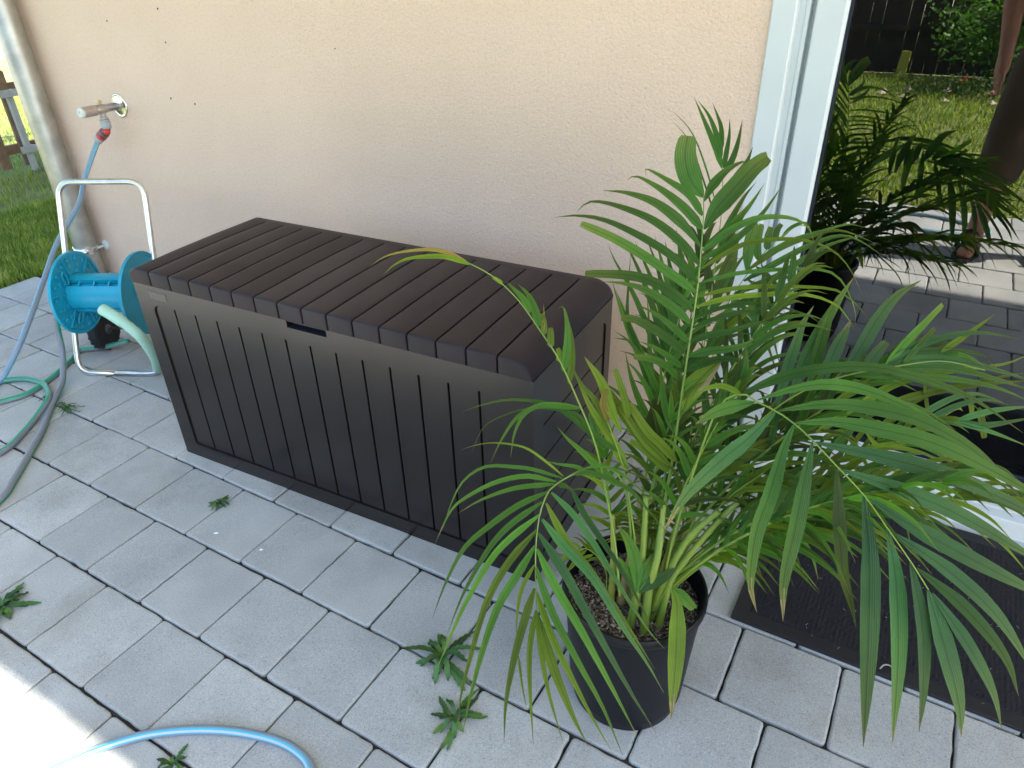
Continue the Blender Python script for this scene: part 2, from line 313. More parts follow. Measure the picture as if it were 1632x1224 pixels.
# second, fixed leaf on the right (outside the frame of the picture mostly)
mb = MB(); mb.box(XR + .003, XR + .07, YW - .004, YW + .06, SZ0, SZ1, .003); mb.box(DX1 - .15, DX1 - .088, YW - .004, YW + .06, SZ0, SZ1, .003); mb.box(XR + .07, DX1 - .15, YW - .003, YW + .06, SZ0, SZ0 + .06, .003)
dp(mb.build('sash', WHITE))
GL = bpy.data.materials.new('window_glass'); GL.use_nodes = True; t = GL.node_tree; t.nodes.clear()
o_ = t.nodes.new('ShaderNodeOutputMaterial'); gl = t.nodes.new('ShaderNodeBsdfGlossy'); gl.inputs['Roughness'].default_value = .0; gl.inputs[0].default_value = (1, 1, 1, 1)
tr = t.nodes.new('ShaderNodeBsdfTransparent'); tr.inputs[0].default_value = (.55, .58, .57, 1); fr = t.nodes.new('ShaderNodeFresnel'); fr.inputs[0].default_value = 2.3
mx = t.nodes.new('ShaderNodeMixShader'); t.links.new(fr.outputs[0], mx.inputs[0]); t.links.new(tr.outputs[0], mx.inputs[1]); t.links.new(gl.outputs[0], mx.inputs[2]); t.links.new(mx.outputs[0], o_.inputs[0])
mb = MB(); mb.add([(gx + .003, YW + .009, gz + .005), (XR - .07, YW + .009, gz + .005), (XR - .07, YW + .009, 2.12), (gx + .003, YW + .009, 2.12)], [(0, 1, 2, 3)])
dp(mb.build('pane', GL))
mb = MB(); mb.add([(XR + .07, YW + .024, .14), (DX1 - .15, YW + .024, .14), (DX1 - .15, YW + .024, 2.12), (XR + .07, YW + .024, 2.12)], [(0, 1, 2, 3)]); dp(mb.build('pane', GL))
# threshold: stepped white sill that slopes down to the mat
mb = MB(); Q = [(YW - .052, -.02), (YW - .052, .018), (YW - .049, .022), (YW - .010, .034), (YW - .007, .037), (YW - .007, .060), (YW - .004, .063), (YW + .004, .064), (YW + .004, .081), (YW + .05, .081)]
n = len(Q); mb.add([(DX0 - .0, y, z) for y, z in Q] + [(DX1, y, z) for y, z in Q], [(i, i + 1, n + i + 1, n + i) for i in range(n - 1)])
mb.add([(DX0 - .0, y, z) for y, z in Q] + [(DX0, YW + .05, -.02)], [tuple(range(n + 1))])
dp(mb.build('threshold', WHITE))
# ------------------------------------------------------------------ AWNING (casts the shade)
aw = empty('awning', (.5, YW - .02, 2.5), 'beige fabric awning reaching out from the house over the patio', 'awning')
def ap(o): o.parent = aw; o.matrix_parent_inverse = Matrix.Translation(-aw.location); return o
EDGE = -.61; AZ = 2.45; AY = EDGE + AZ * math.sin(SUN_AZ) / math.tan(SUN_EL)
AX0, AX1 = -2.2, 4.6
mb = MB(); mb.box(AX0, AX1, AY, YW - .09, AZ, AZ + .012); ap(mb.build('canopy', CANVAS))
mb = MB(); mb.box(AX0, AX1, AY - .05, AY, AZ - .03, AZ + .04, .008); ap(mb.build('front_bar', WHITE))
mb = MB(); mb.box(HX0, AX1, YW - .09, YW - .003, AZ - .05, AZ + .1, .01); ap(mb.build('cassette', WHITE))
# ------------------------------------------------------------------ DOWNPIPE
px, py, pr = -1.885, .735, .0495
dpipe = empty('downpipe', (px, py, 0), 'dull zinc downpipe running down the left end of the peach wall', 'downpipe')
def lp(o, root): o.parent = root; o.matrix_parent_inverse = Matrix.Translation(-root.location); return o
mb = MB(); mb.lathe([(pr * .96, 2.85), (pr * .96, 1.75), (pr, 1.745), (pr, .34), (pr * 1.0, .04), (pr * 1.0, -.02)], 40, M=Matrix.Translation((px, py, 0))); lp(mb.build('pipe', GALV), dpipe)
for z in (.13,):
    mb = MB(); mb.lathe([(pr, -.012), (pr + .004, -.012), (pr + .004, .012), (pr, .012)], 40, M=Matrix.Translation((px, py, z)))
    mb.box(px + .03, px + .07, py - .035, py - .012, z - .013, z + .013, .003); mb.tube([(px + .05, py - .045, z), (px + .05, py + .01, z)], .006, 8)
    lp(mb.build('clamp', CHROME), dpipe)
    mb = MB(); mb.tube([(px + .045, py + .02, z), (px + .045, YW, z)], .006, 8)
    mb.lathe([(0, .014), (.012, .013), (.022, .006), (.024, 0)], 24, M=Matrix.Translation((px + .045, YW, z)) @ Matrix.Rotation(R(90), 4, 'X'))
    lp(mb.build('wall_bracket', WHITE), dpipe)
# ------------------------------------------------------------------ TAP
tx, tz = -1.43, .757
tap = empty('outdoor_tap', (tx, YW, tz), 'metal garden tap with round chrome wall plate on the peach wall', 'tap')
TX = Matrix.Rotation(R(90), 4, 'X')     # local +z -> -y (out of the wall)
M0 = Matrix.Translation((tx, YW, tz)) @ TX
mb = MB(); mb.lathe([(.036, 0), (.036, .003), (.031, .005), (.030, .003), (.026, .007), (.022, .006), (.016, .012), (.0, .012)], 40, M=M0); lp(mb.build('wall_plate', CHROME), tap)
tilt = Matrix.Translation((tx, YW, tz)) @ Matrix.Rotation(R(0), 4, 'Z') @ TX
mb = MB(); mb.lathe([(.0, .01), (.0115, .01), (.0115, .05), (.0145, .054), (.0145, .076), (.012, .080), (.012, .084)], 24, M=tilt)
mb.lathe([(.0085, .0), (.0095, -.022), (.013, -.024), (.013, -.030), (.008, -.032)], 24, M=Matrix.Translation((tx, YW - .065, tz)))
mb.tube([(tx, YW - .066, tz + .008), (tx, YW - .066, tz + .022)], .0055, 12)
lp(mb.build('valve_body', BRASS), tap)
mb = MB(); mb.box(tx - .007, tx + .007, YW - .072, YW - .060, tz + .018, tz + .027, .002); lp(mb.build('bleed_screw', mat('yellow_brass', (.62, .5, .26), .35, .8)), tap)
mb = MB()
pf = []
for k in range(9): pf.append((.0158 if k % 2 else .0150, .084 + k * .005))
mb.lathe([(.011, .083)] + pf + [(.0150, .128), (.012, .130)], 24, M=tilt); lp(mb.build('handle', BRASS), tap)
mb = MB(); mb.lathe([(.0152, .1272), (.0152, .1322), (.012, .137), (.004, .1372), (.004, .1345), (0, .1345)], 24, M=tilt); lp(mb.build('end_cap', mat('pale_cap', (.62, .66, .6), .3)), tap)
cx, cy, cz = tx, YW - .065, tz - .03
mb = MB(); prof = [(.010, 0), (.0145, -.001), (.0145, -.006), (.0135, -.007), (.0150, -.009), (.0150, -.024), (.012, -.028), (.009, -.029)]
mb.lathe(prof, 28, M=Matrix.Translation((cx, cy, cz))); lp(mb.build('thread_adapter', GREYPL), tap)
dv = Vector((-.036, -.008, -.026)).normalized(); q0 = Vector((cx, cy, cz - .03)); MQ = Matrix.Translation(q0) @ dv.to_track_quat('Z', 'Y').to_matrix().to_4x4()
mb = MB(); mb.lathe([(.008, -.006), (.008, .003), (.012, .005), (.013, .009)], 24, M=MQ); mb.lathe([(.0153, .020), (.0156, .0215), (.0153, .023)], 24, M=MQ); mb.lathe([(.0150, .034), (.0157, .036), (.0152, .043), (.0135, .045)], 24, M=MQ)
mb.tube([q0 + dv * .014 + Vector((.006, -.002, 0)), q0 + dv * .011 + Vector((.021, -.006, .001))], .0082, 14)
lp(mb.build('red_collar', REDPL), tap)
mb = MB(); mb.lathe([(.0125, .008), (.0142, .012), (.0150, .020), (.0150, .034)], 24, M=MQ); lp(mb.build('connector', DGREYPL), tap)
mb = MB(); mb.lathe([(.0125, .044), (.0145, .047), (.0138, .062), (.010, .065), (.008, .066)], 20, M=MQ); lp(mb.build('hose_nut', GREYPL), tap)
hose_start = q0 + dv * .063
hose_start = Vector((tx, YW, tz)) + (hose_start - Vector((tx, YW, tz))) * 1.2; bpy.context.view_layer.update()
for c_ in tap.children: c_.data.transform(Matrix.Translation((tx, YW, tz)) @ Matrix.Scale(1.2, 4) @ Matrix.Translation((-tx, -YW, -tz)))
# ------------------------------------------------------------------ HOSES
def hose_mat(name, a, b, c, wa, twist=0):
    m = bpy.data.materials.new(name); m.use_nodes = True; p = m.node_tree.nodes['Principled BSDF']; p.inputs['Roughness'].default_value = .38
    at = N(m, 'ShaderNodeAttribute'); at.attribute_name = 'around'; r = N(m, 'ShaderNodeValToRGB'); r.color_ramp.interpolation = 'LINEAR'; e = r.color_ramp.elements
    e[0].position = 0; e[0].color = (*a, 1); e[1].position = 1; e[1].color = (*a, 1)
    for (pos, cc) in wa: x = e.new(pos); x.color = (*cc, 1)
    LK(m, at.outputs['Fac'], r.inputs[0]); LK(m, r.outputs[0], p.inputs['Base Color']); return m
GB = (.20, .26, .33); CY = (.04, .40, .56); PG = (.40, .47, .50); GRN = (.02, .26, .14); GRY = (.19, .20, .23)
HB = hose_mat('hose_blue_stripe', GB, CY, PG, 0) if False else hose_mat('hose_blue_stripe', GB, CY, PG, [(.30, GB), (.33, CY), (.43, CY), (.46, PG), (.60, PG), (.62, CY), (.67, CY), (.70, GB)])
HG = hose_mat('hose_green_grey', GRY, GRN, GRY, [(.40, GRY), (.44, GRN), (.90, GRN), (.94, GRY)])
def hose(name, pts, r, m, label, n=220, phase=lambda t: 0, k=16, group=None):
    C = catmull(pts, n); b = MB(); b.tube(C, r, k)
    o = b.build(name, m); me = o.data; at = me.attributes.new('around', 'FLOAT', 'POINT'); vals = []
    # angle measured about the axis from straight up, so stripes stay put on the hose wall
    for i in range(len(C)):
        a = C[max(0, i - 1)]; c = C[min(len(C) - 1, i + 1)]; T_ = (c - a).normalized(); U = Vector((0, 0, 1)); U = (U - T_ * U.dot(T_))
        U = U.normalized() if U.length > .05 else Vector((1, 0, 0)); W_ = T_.cross(U); ph = phase(i / (len(C) - 1))
        for j in range(k):
            d = me.vertices[i * k + j].co - C[i]; ang = math.atan2(d.dot(W_), d.dot(U)) / (2 * math.pi) + ph; vals.append(1 - abs(2 * ((ang) % 1.0) - 1))
    at.data.foreach_set('value', vals)
    return tag(o, label, 'hose', group)
hr = .0096
hose('garden_hose', [tuple(hose_start), (-1.570, 0.660, 0.507), (-1.522, 0.580, 0.433), (-1.514, 0.500, 0.367), (-1.497, 0.420, 0.306), (-1.430, 0.300, 0.220), (-1.313, 0.170, 0.170), (-1.258, 0.060, 0.095), (-1.275, -0.030, 0.009), (-1.20, -.2, .009), (-1.25, -.4, .009), (-1.5, -.6, .009), (-1.9, -.7, .009)],
     hr, HB, 'blue grey hose hanging from the wall tap down past the reel', phase=lambda t: .12)
hose('garden_hose', [(-.6, -1.5, .009), (-.2, -1.35, .009), (.1, -.98, .009), (.165, -.80, .009), (.208, -.724, .009), (.253, -.65, .009), (.313, -.587, .009), (.401, -.53, .009), (.492, -.494, .009), (.564, -.483, .009), (.622, -.50, .009), (.68, -.57, .009), (.72, -.7, .009), (.78, -.95, .009), (.86, -1.3, .009), (1.05, -1.55, .009), (1.35, -1.62, .009), (1.6, -1.5, .009), (1.5, -1.38, .012), (1.2, -1.42, .009), (1.0, -1.68, .026)],
     .0088, HB, 'striped blue grey hose curving across the pavers in front', n=320, phase=lambda t: .13)
hose('garden_hose', [(-1.075, .205, .298), (-1.10, .18, .275), (-1.115, .155, .20), (-1.11, .135, .10), (-1.06, .08, .03), (-1.012, .028, .02), (-.955, -.035, .0085), (-.87, -.11, .0085), (-.797, -.185, .0085), (-.70, -.29, .0085), (-.64, -.37, .0085), (-.6, -.55, .0085), (-.8, -.8, .0085), (-1.2, -.9, .0085)],
     hr, HG, 'dark grey hose looping off the reel to the left edge', phase=lambda t: .0 if t < .2 else .02)
hose('garden_hose', [(-1.05, .33, .06), (-1.17, .30, .02), (-1.245, .255, .0085), (-1.205, .19, .0085), (-1.155, .10, .0085), (-1.12, .0, .0085), (-1.135, -.065, .009), (-1.20, -.15, .009), (-1.33, -.2, .0085), (-1.38, -.12, .0085), (-1.28, -.01, .010), (-1.215, .035, .012), (-1.13, .045, .014), (-1.05, .02, .022), (-.995, -.01, .025), (-.95, -.08, .012), (-.905, -.15, .0085), (-.865, -.225, .0085), (-.88, -.3, .0085), (-1.0, -.5, .0085), (-1.3, -.6, .0085)],
     hr, HG, 'green hose snaking over the pavers in front of the reel', n=300, phase=lambda t: .42 if t < .45 else .3)
# ------------------------------------------------------------------ HOSE REEL
az = .473; RO = Vector((-.958, .222, 0)); t_ = Vector((math.cos(az), math.sin(az), 0)); n_ = Vector((-t_.y, t_.x, 0)); up = Vector((0, 0, 1))
reel = empty('hose_reel', tuple(RO), 'bright blue hose reel cart on a bent steel tube frame beside the brown box', 'hose reel')
def rl(a, b, c): return RO + t_ * a + n_ * b + up * c
def rp(o, par=None): o.parent = par or reel; o.matrix_parent_inverse = Matrix.Translation(-reel.location) if not par else Matrix.Identity(4); return o
hw = .1525; tr_ = .0098
cn = [rl(-.02, 0, tr_), rl(hw, .0, tr_), rl(hw, .144, .38), rl(hw * .96, .223, .612), rl(-hw * .96, .223, .612), rl(-hw, .144, .38), rl(-hw, 0, tr_), rl(-.021, 0, tr_)]
P = [cn[0]]
def corner(a, b, c, r, seg=9): return arc_path([a, b, c], r, seg)[1:-1]
P += corner(cn[0], cn[1], cn[2], .055); P += [cn[2]]; P += corner(cn[2], cn[3], cn[4], .055); P += corner(cn[3], cn[4], cn[5], .055); P += [cn[5]]; P += corner(cn[5], cn[6], cn[7], .055); P += [cn[7]]
mb = MB(); mb.tube(P, tr_, 14); rp(mb.build('tube_frame', STEELTUBE))
dc = Vector((-.948, .274, .296)); DR, DLn = .136, .226
MD = Matrix.Translation(dc) @ Matrix((( -n_.x, 0, t_.x, 0), (-n_.y, 0, t_.y, 0), (0, 1, 0, 0), (0, 0, 0, 1)))   # local z = axle, local x = -n, y = up
def flange(zc, s):
    b = MB(); n = 64
    b.lathe([(0, 0), (DR * .93, 0), (DR * .93, s * .004), (DR, s * .004), (DR, -s * .006), (DR * .93, -s * .006), (DR * .93, -s * .003), (0, -s * .003)], n, M=MD @ Matrix.Translation((0, 0, zc)), smooth=False)
    rr = random.Random(5)
    # moulded pockets and ribs over the inner face
    for ring, cnt in ((.050, 8), (.070, 11), (.090, 14), (.112, 18)):
        for k in range(cnt):
            a = 2 * math.pi * (k + .5 * (ring > .06)) / cnt; M2 = MD @ Matrix.Translation((0, 0, zc)) @ Matrix.Rotation(a, 4, 'Z') @ Matrix.Translation((ring, 0, 0)) @ Matrix.Rotation(R(25 if k % 2 else -10), 4, 'Z')
            b.box(-.007, .007, -.0055, .0055, min(s * .0, s * .006), max(s * .0, s * .006), .0015, M=M2)
    for k in range(6):
        a = 2 * math.pi * k / 6 + .3; M2 = MD @ Matrix.Translation((0, 0, zc)) @ Matrix.Rotation(a, 4, 'Z')
        b.box(.03, DR * .92, -.0018, .0018, min(0, s * .008), max(0, s * .008), M=M2)
    # long hand slots with raised rims
    for k in range(3):
        a = 2 * math.pi * k / 3 + 1.0; M2 = MD @ Matrix.Translation((0, 0, zc)) @ Matrix.Rotation(a, 4, 'Z') @ Matrix.Translation((.082, .0, 0)) @ Matrix.Rotation(R(20), 4, 'Z')
        pts = [Vector((.022 * math.cos(u) + (.012 if math.cos(u) > 0 else -.012) * 0, .009 * math.sin(u), s * .008)) for u in [2 * math.pi * j / 20 for j in range(20)]]
        b.tube([M2 @ q for q in pts], .003, 6, closed=True)
    b.lathe([(.018, s * .0), (.018, s * .02), (.013, s * .022), (0, s * .022)], 24, M=MD @ Matrix.Translation((0, 0, zc)))
    return b
f1 = rp(flange(-DLn / 2, 1).build('flange', BLUEPL)); f2 = rp(flange(DLn / 2, -1).build('flange', BLUEPL))
mb = MB(); rc = .064
for k in range(4):
    a0 = math.pi / 2 * k + .15; M2 = MD @ Matrix.Rotation(a0, 4, 'Z')
    b0 = .6
    pts = []
    for zz in (-DLn / 2 + .002, DLn / 2 - .002):
        for j in range(7):
            a = -b0 + 2 * b0 * j / 6; pts.append(M2 @ Vector((rc * math.cos(a), rc * math.sin(a), zz)))
    mb.add(pts, [(j, j + 1, 7 + j + 1, 7 + j) for j in range(6)], 0, True)
    for sgn in (-1, 1):
        a = sgn * b0; p1 = Vector((rc * math.cos(a), rc * math.sin(a), 0)); p2 = Vector((rc * .72 * math.cos(a), rc * .72 * math.sin(a), 0)); z0, z1 = Vector((0, 0, -DLn / 2 + .002)), Vector((0, 0, DLn / 2 - .002))
        mb.add([M2 @ (p1 + z0), M2 @ (p1 + z1), M2 @ (p2 + z1), M2 @ (p2 + z0)], [(0, 1, 2, 3)])
mb.lathe([(.044, -DLn / 2), (.044, DLn / 2)], 24, M=MD)
for k in range(4):
    for j in range(4):
        M2 = MD @ Matrix.Rotation(math.pi / 2 * k + .15 + math.pi / 4, 4, 'Z') @ Matrix.Translation((.05, 0, -.075 + j * .05)); mb.box(0, .006, -.012, .012, -.003, .003, M=M2)
rp(mb.build('drum', BLUEPL))
mb = MB(); mb.tube([MD @ Vector((0, 0, -DLn / 2 - .045)), MD @ Vector((0, 0, DLn / 2 + .04))], .008, 12)
mb.lathe([(.010, -DLn / 2 - .02), (.015, -DLn / 2 - .022), (.015, -DLn / 2 - .04), (.011, -DLn / 2 - .055), (.008, -DLn / 2 - .06)], 20, M=MD); rp(mb.build('hose_connector', DGREYPL))
mb = MB(); mb.tube([rl(-hw + .01, .215, .075), rl(hw - .01, .215, .075)], .006, 10)
for s in (-1, 1): mb.tube([rl(s * hw, .06, .16), rl(s * (hw - .004), .215, .075)], .006, 10)
rp(mb.build('axle', STEELTUBE))
for s in (-1, 1):
    mb = MB(); wc = rl(s * .165 + (.01 if s < 0 else -.05), .205, .075) ; MW = Matrix.Translation(wc) @ Matrix(((-n_.x, 0, t_.x, 0), (-n_.y, 0, t_.y, 0), (0, 1, 0, 0), (0, 0, 0, 1)))
    mb.lathe([(.018, -.016), (.05, -.012), (.058, -.018), (.071, -.018), (.075, -.010), (.075, .010), (.071, .018), (.058, .018), (.05, .012), (.018, .016)], 40, M=MW)
    for k in range(20): mb.box(.073, .0775, -.003, .003, -.016, .016, M=MW @ Matrix.Rotation(2 * math.pi * k / 20, 4, 'Z'))
    wh = rp(mb.build('wheel', RUBBER)); mb = MB(); mb.lathe([(0, -.019), (.018, -.019), (.018, .019), (0, .019)], 20, M=MW); hb = mb.build('hub', DGREYPL); hb.parent = wh
# crank handle on the right side
mb = MB(); mb.tube([MD @ Vector((0, 0, DLn / 2 + .03)), MD @ Vector((.02, .05, DLn / 2 + .035)), MD @ Vector((.02, .052, DLn / 2 + .075))], .006, 10); rp(mb.build('crank', BLUEPL))
# pale mint tube leaning out of the reel
mb = MB(); TP = catmull([(-0.794, 0.150, 0.323), (-0.756, 0.155, 0.308), (-0.714, 0.165, 0.279), (-0.685, 0.180, 0.235), (-0.720, 0.220, 0.141), (-0.851, 0.293, 0.020)], 40)
rr_ = [.0155 + (.0012 if i % 2 else 0) for i in range(len(TP))]; mb.tube(TP, rr_, 18, caps=False); mb.tube(TP[:8], .0178, 18, caps=False); mb.tube(TP[::-1][:-1], .013, 14, caps=True)
tag(mb.build('drain_tube', MINT), 'thick mint green plastic tube lying from the reel towards the brown box', 'tube')
# ------------------------------------------------------------------ STORAGE BOX
bp = dict(cx=.181, cy=.065, th=.047); W2 = .562; BD = .425; H1 = .540; H2 = .582
box = empty('storage_box', (bp['cx'], bp['cy'], 0), 'long dark brown plastic garden storage box with slatted lid against the wall', 'storage box', rz=bp['th'])
def bx(o, par=None): o.parent = par or box; return o
mb = MB(); FR = .006
# carcass behind the front panel
mb.box(-W2, W2, .030, BD, .0, H1 - .012, .006)
# front frame: top rail (with handle notch), bottom rail, stiles, rounded inner corners
PZ0, PZ1, PX = .045, .487, .517
NX0, NX1, NZ = -.055, .060, .521
mb.box(-W2, NX0, 0, .030, PZ1, H1); mb.box(NX1, W2, 0, .030, PZ1, H1); mb.box(NX0, NX1, 0, .030, PZ1, NZ)
mb.box(-W2, W2, 0, .030, 0, PZ0); mb.box(-W2, -PX, 0, .030, PZ0, PZ1); mb.box(PX, W2, 0, .030, PZ0, PZ1)
for sx in (-1, 1):
    for (zc, sz) in ((PZ1, -1), (PZ0, 1)):
        r = .024 if sz < 0 else .01; c = Vector((sx * (PX - r), 0, zc + sz * r)); pts = [Vector((sx * PX, 0, zc))] + [Vector((c.x + sx * r * math.cos(a), 0, c.z - sz * r * math.sin(a))) for a in [math.pi / 2 * k / 6 for k in range(7)]]
        vs = [(p.x, .0, p.z) for p in pts] + [(p.x, .028, p.z) for p in pts]; m_ = len(pts)
        fs = [tuple(range(m_)), tuple(range(m_, 2 * m_))[::-1]] + [(i, (i + 1) % m_, m_ + (i + 1) % m_, m_ + i) for i in range(m_)]; mb.add(vs, fs)
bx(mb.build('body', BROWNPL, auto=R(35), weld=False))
mb = MB(); nsl = 14; sw = 2 * PX / nsl
for k in range(nsl):
    x0 = -PX + k * sw; g = .0026
    mb.box(x0 + (g if k else -.002), x0 + sw - (g if k < nsl - 1 else -.002), .0042, .026, PZ0 - .0, PZ1 + .0, .0013)
bx(mb.build('front_panel', BROWNPL))
mb = MB(); mb.box(-PX, PX, .0125, .029, PZ0, PZ1); bx(mb.build('panel_backing', BROWNHOL))
mb = MB(); mb.box(NX0 - .001, NX1 + .001, .022, .0305, NZ, H1); mb.box(NX0, NX1, .0, .022, NZ, NZ + .001); bx(mb.build('handle_recess', BROWNHOL))
# side panels: rounded recess with horizontal boards
for s in (-1, 1):
    mb = MB(); z0, z1, y0, y1 = .05, .495, .045, BD - .035
    mb.box(min(s * W2, s * (W2 + .006)), max(s * W2, s * (W2 + .006)), .0, y0, 0, H1); mb.box(min(s * W2, s * (W2 + .006)), max(s * W2, s * (W2 + .006)), y1, BD, 0, H1)
    mb.box(min(s * W2, s * (W2 + .006)), max(s * W2, s * (W2 + .006)), y0, y1, z1, H1); mb.box(min(s * W2, s * (W2 + .006)), max(s * W2, s * (W2 + .006)), y0, y1, 0, z0)
    for (yc, sy) in ((y1, -1), (y0, 1)):
        r = .02; zc = z1; c = Vector((0, yc + sy * r, zc - r)); pts = [(yc, zc)] + [(c.y - sy * r * math.cos(a), c.z + r * math.sin(a)) for a in [math.pi / 2 * k / 6 for k in range(7)]]
        m_ = len(pts); xa, xb = s * W2, s * (W2 + .0058); mb.add([(xa, p[0], p[1]) for p in pts] + [(xb, p[0], p[1]) for p in pts], [tuple(range(m_)), tuple(range(m_, 2 * m_))[::-1]] + [(i, (i + 1) % m_, m_ + (i + 1) % m_, m_ + i) for i in range(m_)])
    for k in range(5):
        za = z0 + (z1 - z0) * k / 5; mb.box(min(s * W2, s * (W2 + .0028)), max(s * W2, s * (W2 + .0028)), y0 + .002, y1 - .002, za + .002, za + (z1 - z0) / 5 - .002)
    bx(mb.build('side_panel', BROWNPL))
# lid: boards run front to back and fold over the front edge; grooves are real
LW = .5675; LX = [-.492 + .07029 * k for k in range(15)]
xs = set([-LW, LW])
for i in range(9): a = math.pi / 2 * i / 8; xs.add(-LW + .030 * (1 - math.cos(a))); xs.add(LW - .05 * (1 - math.cos(a)))
gr = .0025
for x in LX: xs.update([x - gr - .0016, x - gr, x - gr * .7, x + gr * .7, x + gr, x + gr + .0016])
for i in range(17): xs.add(-LW + .035 + (2 * LW - .09) * i / 16)
xs = sorted(xs)
def gd(x):
    d = min(abs(x - g) for g in LX); return 1 if d < gr * .72 else (.12 if d <= gr * 1.01 else 0)
def endz(x):
    if x < -LW + .030: r = .030; q = (-LW + r) - x; return r * .75 * (1 - math.sqrt(max(0, 1 - (q / r) ** 2)))
    if x > LW - .05: r = .05; q = x - (LW - r); return r * .8 * (1 - math.sqrt(max(0, 1 - (q / r) ** 2)))
    return 0
GDP = .006; yF, yB, zb = -.004, BD + .006, H1 + .0025
vs = []; nr = 0
for x in xs:
    e = endz(x); d = gd(x) * GDP; zt = H2 - e; rr = .007; col = [(x, yF + .02, zb), (x, yF + d, zb)]
    col.append((x, yF + d, max(zb + .001, zt - rr)))
    for k in range(1, 5): a = math.pi / 2 * k / 4; col.append((x, yF + rr - (rr - d * 0) * math.cos(a) + d * math.cos(a), max(zb + .001, zt - rr + (rr) * math.sin(a) - d * math.sin(a))))
    col += [(x, yF + .03, zt - d), (x, yB * .35, zt - d + .002), (x, yB * .65, zt - d + .002), (x, yB - .034, zt - d), (x, yB - .030, zt - (d * .0)), (x, yB - .010, zt), (x, yB - .003, zt - .003), (x, yB, zt - .01 if zt - .01 > zb else zb), (x, yB, zb)]
    nr = len(col); vs += col
fs = []
for i in range(len(xs) - 1):
    for j in range(nr - 1): a = i * nr + j; fs.append((a, a + 1, a + nr + 1, a + nr))
fs.append(tuple(range(nr))); fs.append(tuple((len(xs) - 1) * nr + j for j in range(nr))[::-1])
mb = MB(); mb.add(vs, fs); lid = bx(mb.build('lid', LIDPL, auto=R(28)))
mb = MB(); mb.box(-W2 + .004, W2 - .004, .003, BD - .004, H1 - .004, H1 + .004); bx(mb.build('seam', BROWNHOL))
# little moulded name plate
mb = MB(); mb.box(-.515, -.455, -.0012, .001, .505, .525, .0006); plate = bx(mb.build('name_plate', mat('plate_resin', (.075, .064, .055), .35)))
fc = bpy.data.curves.new('name', 'FONT'); fc.body = 'KETER'; fc.size = .0175; fc.extrude = .0005; fc.align_x = 'CENTER'; fc.align_y = 'CENTER'; fo = bpy.data.objects.new('t', fc); COL.objects.link(fo)
bpy.context.view_layer.update(); dg = bpy.context.evaluated_depsgraph_get(); tm = bpy.data.meshes.new_from_object(fo.evaluated_get(dg)); bpy.data.objects.remove(fo)
tm.transform(Matrix.Translation((-.485, -.0014, .515)) @ Matrix.Rotation(R(90), 4, 'X')); lo = new('lettering', tm, plate, mat('letter_resin', (.10, .088, .075), .3))
# ------------------------------------------------------------------ DOORMAT
mb = MB(); mx0, mx1, my0, my1 = 1.168, 1.93, .205, .742
mt_ = empty('doormat', ((mx0 + mx1) / 2, (my0 + my1) / 2, 0), 'black rubber edged doormat with bits of debris below the glass door', 'doormat')
mb.box(mx0, mx1, my0, my1, .0015, .008, .003); lp(mb.build('rubber_base', mat('mat_edge', (.009, .009, .011), .6, bump=.2, bscale=200)), mt_)
mb = MB(); rr = random.Random(4); nx, ny = 150, 95; vs = []; fs = []
for j in range(ny + 1):
    for i in range(nx + 1): vs.append((mx0 + .032 + (mx1 - mx0 - .064) * i / nx, my0 + .032 + (my1 - my0 - .064) * j / ny, .009 + (.0006 * (i % 2) + rr.uniform(0, .0012) if 0 < i < nx and 0 < j < ny else -.002)))
for j in range(ny):
    for i in range(nx): a = j * (nx + 1) + i; fs.append((a, a + 1, a + nx + 2, a + nx + 1))
mb.add(vs, fs); lp(mb.build('pile', mat('mat_pile', (.0075, .007, .010), .95, col2=(.005, .005, .007), vscale=40, bump=.6, bscale=600)), mt_)
mb = MB()
for k in range(90):
    x = rr.uniform(mx0 + .03, mx1 - .05); y = rr.uniform(my0 + .02, my1 - .06); a = rr.uniform(0, 6.28); l = rr.uniform(.0008, .004); w_ = .0004; c, s = math.cos(a), math.sin(a)
    mb.add([(x - c * l - s * w_, y - s * l + c * w_, .0128), (x + c * l - s * w_, y + s * l + c * w_, .0132), (x + c * l + s * w_, y + s * l - c * w_, .0132), (x - c * l + s * w_, y - s * l - c * w_, .0128)], [(0, 1, 2, 3)])
mb.tube(catmull([(1.462, .215, .0135), (1.468, .228, .014), (1.478, .232, .014), (1.488, .226, .0135)], 8), .0016, 6)
mb.add([], []); crumbs = lp(mb.build('debris', mat('crumb', (.33, .31, .26), .9)), mt_); tag(crumbs, kind='stuff')
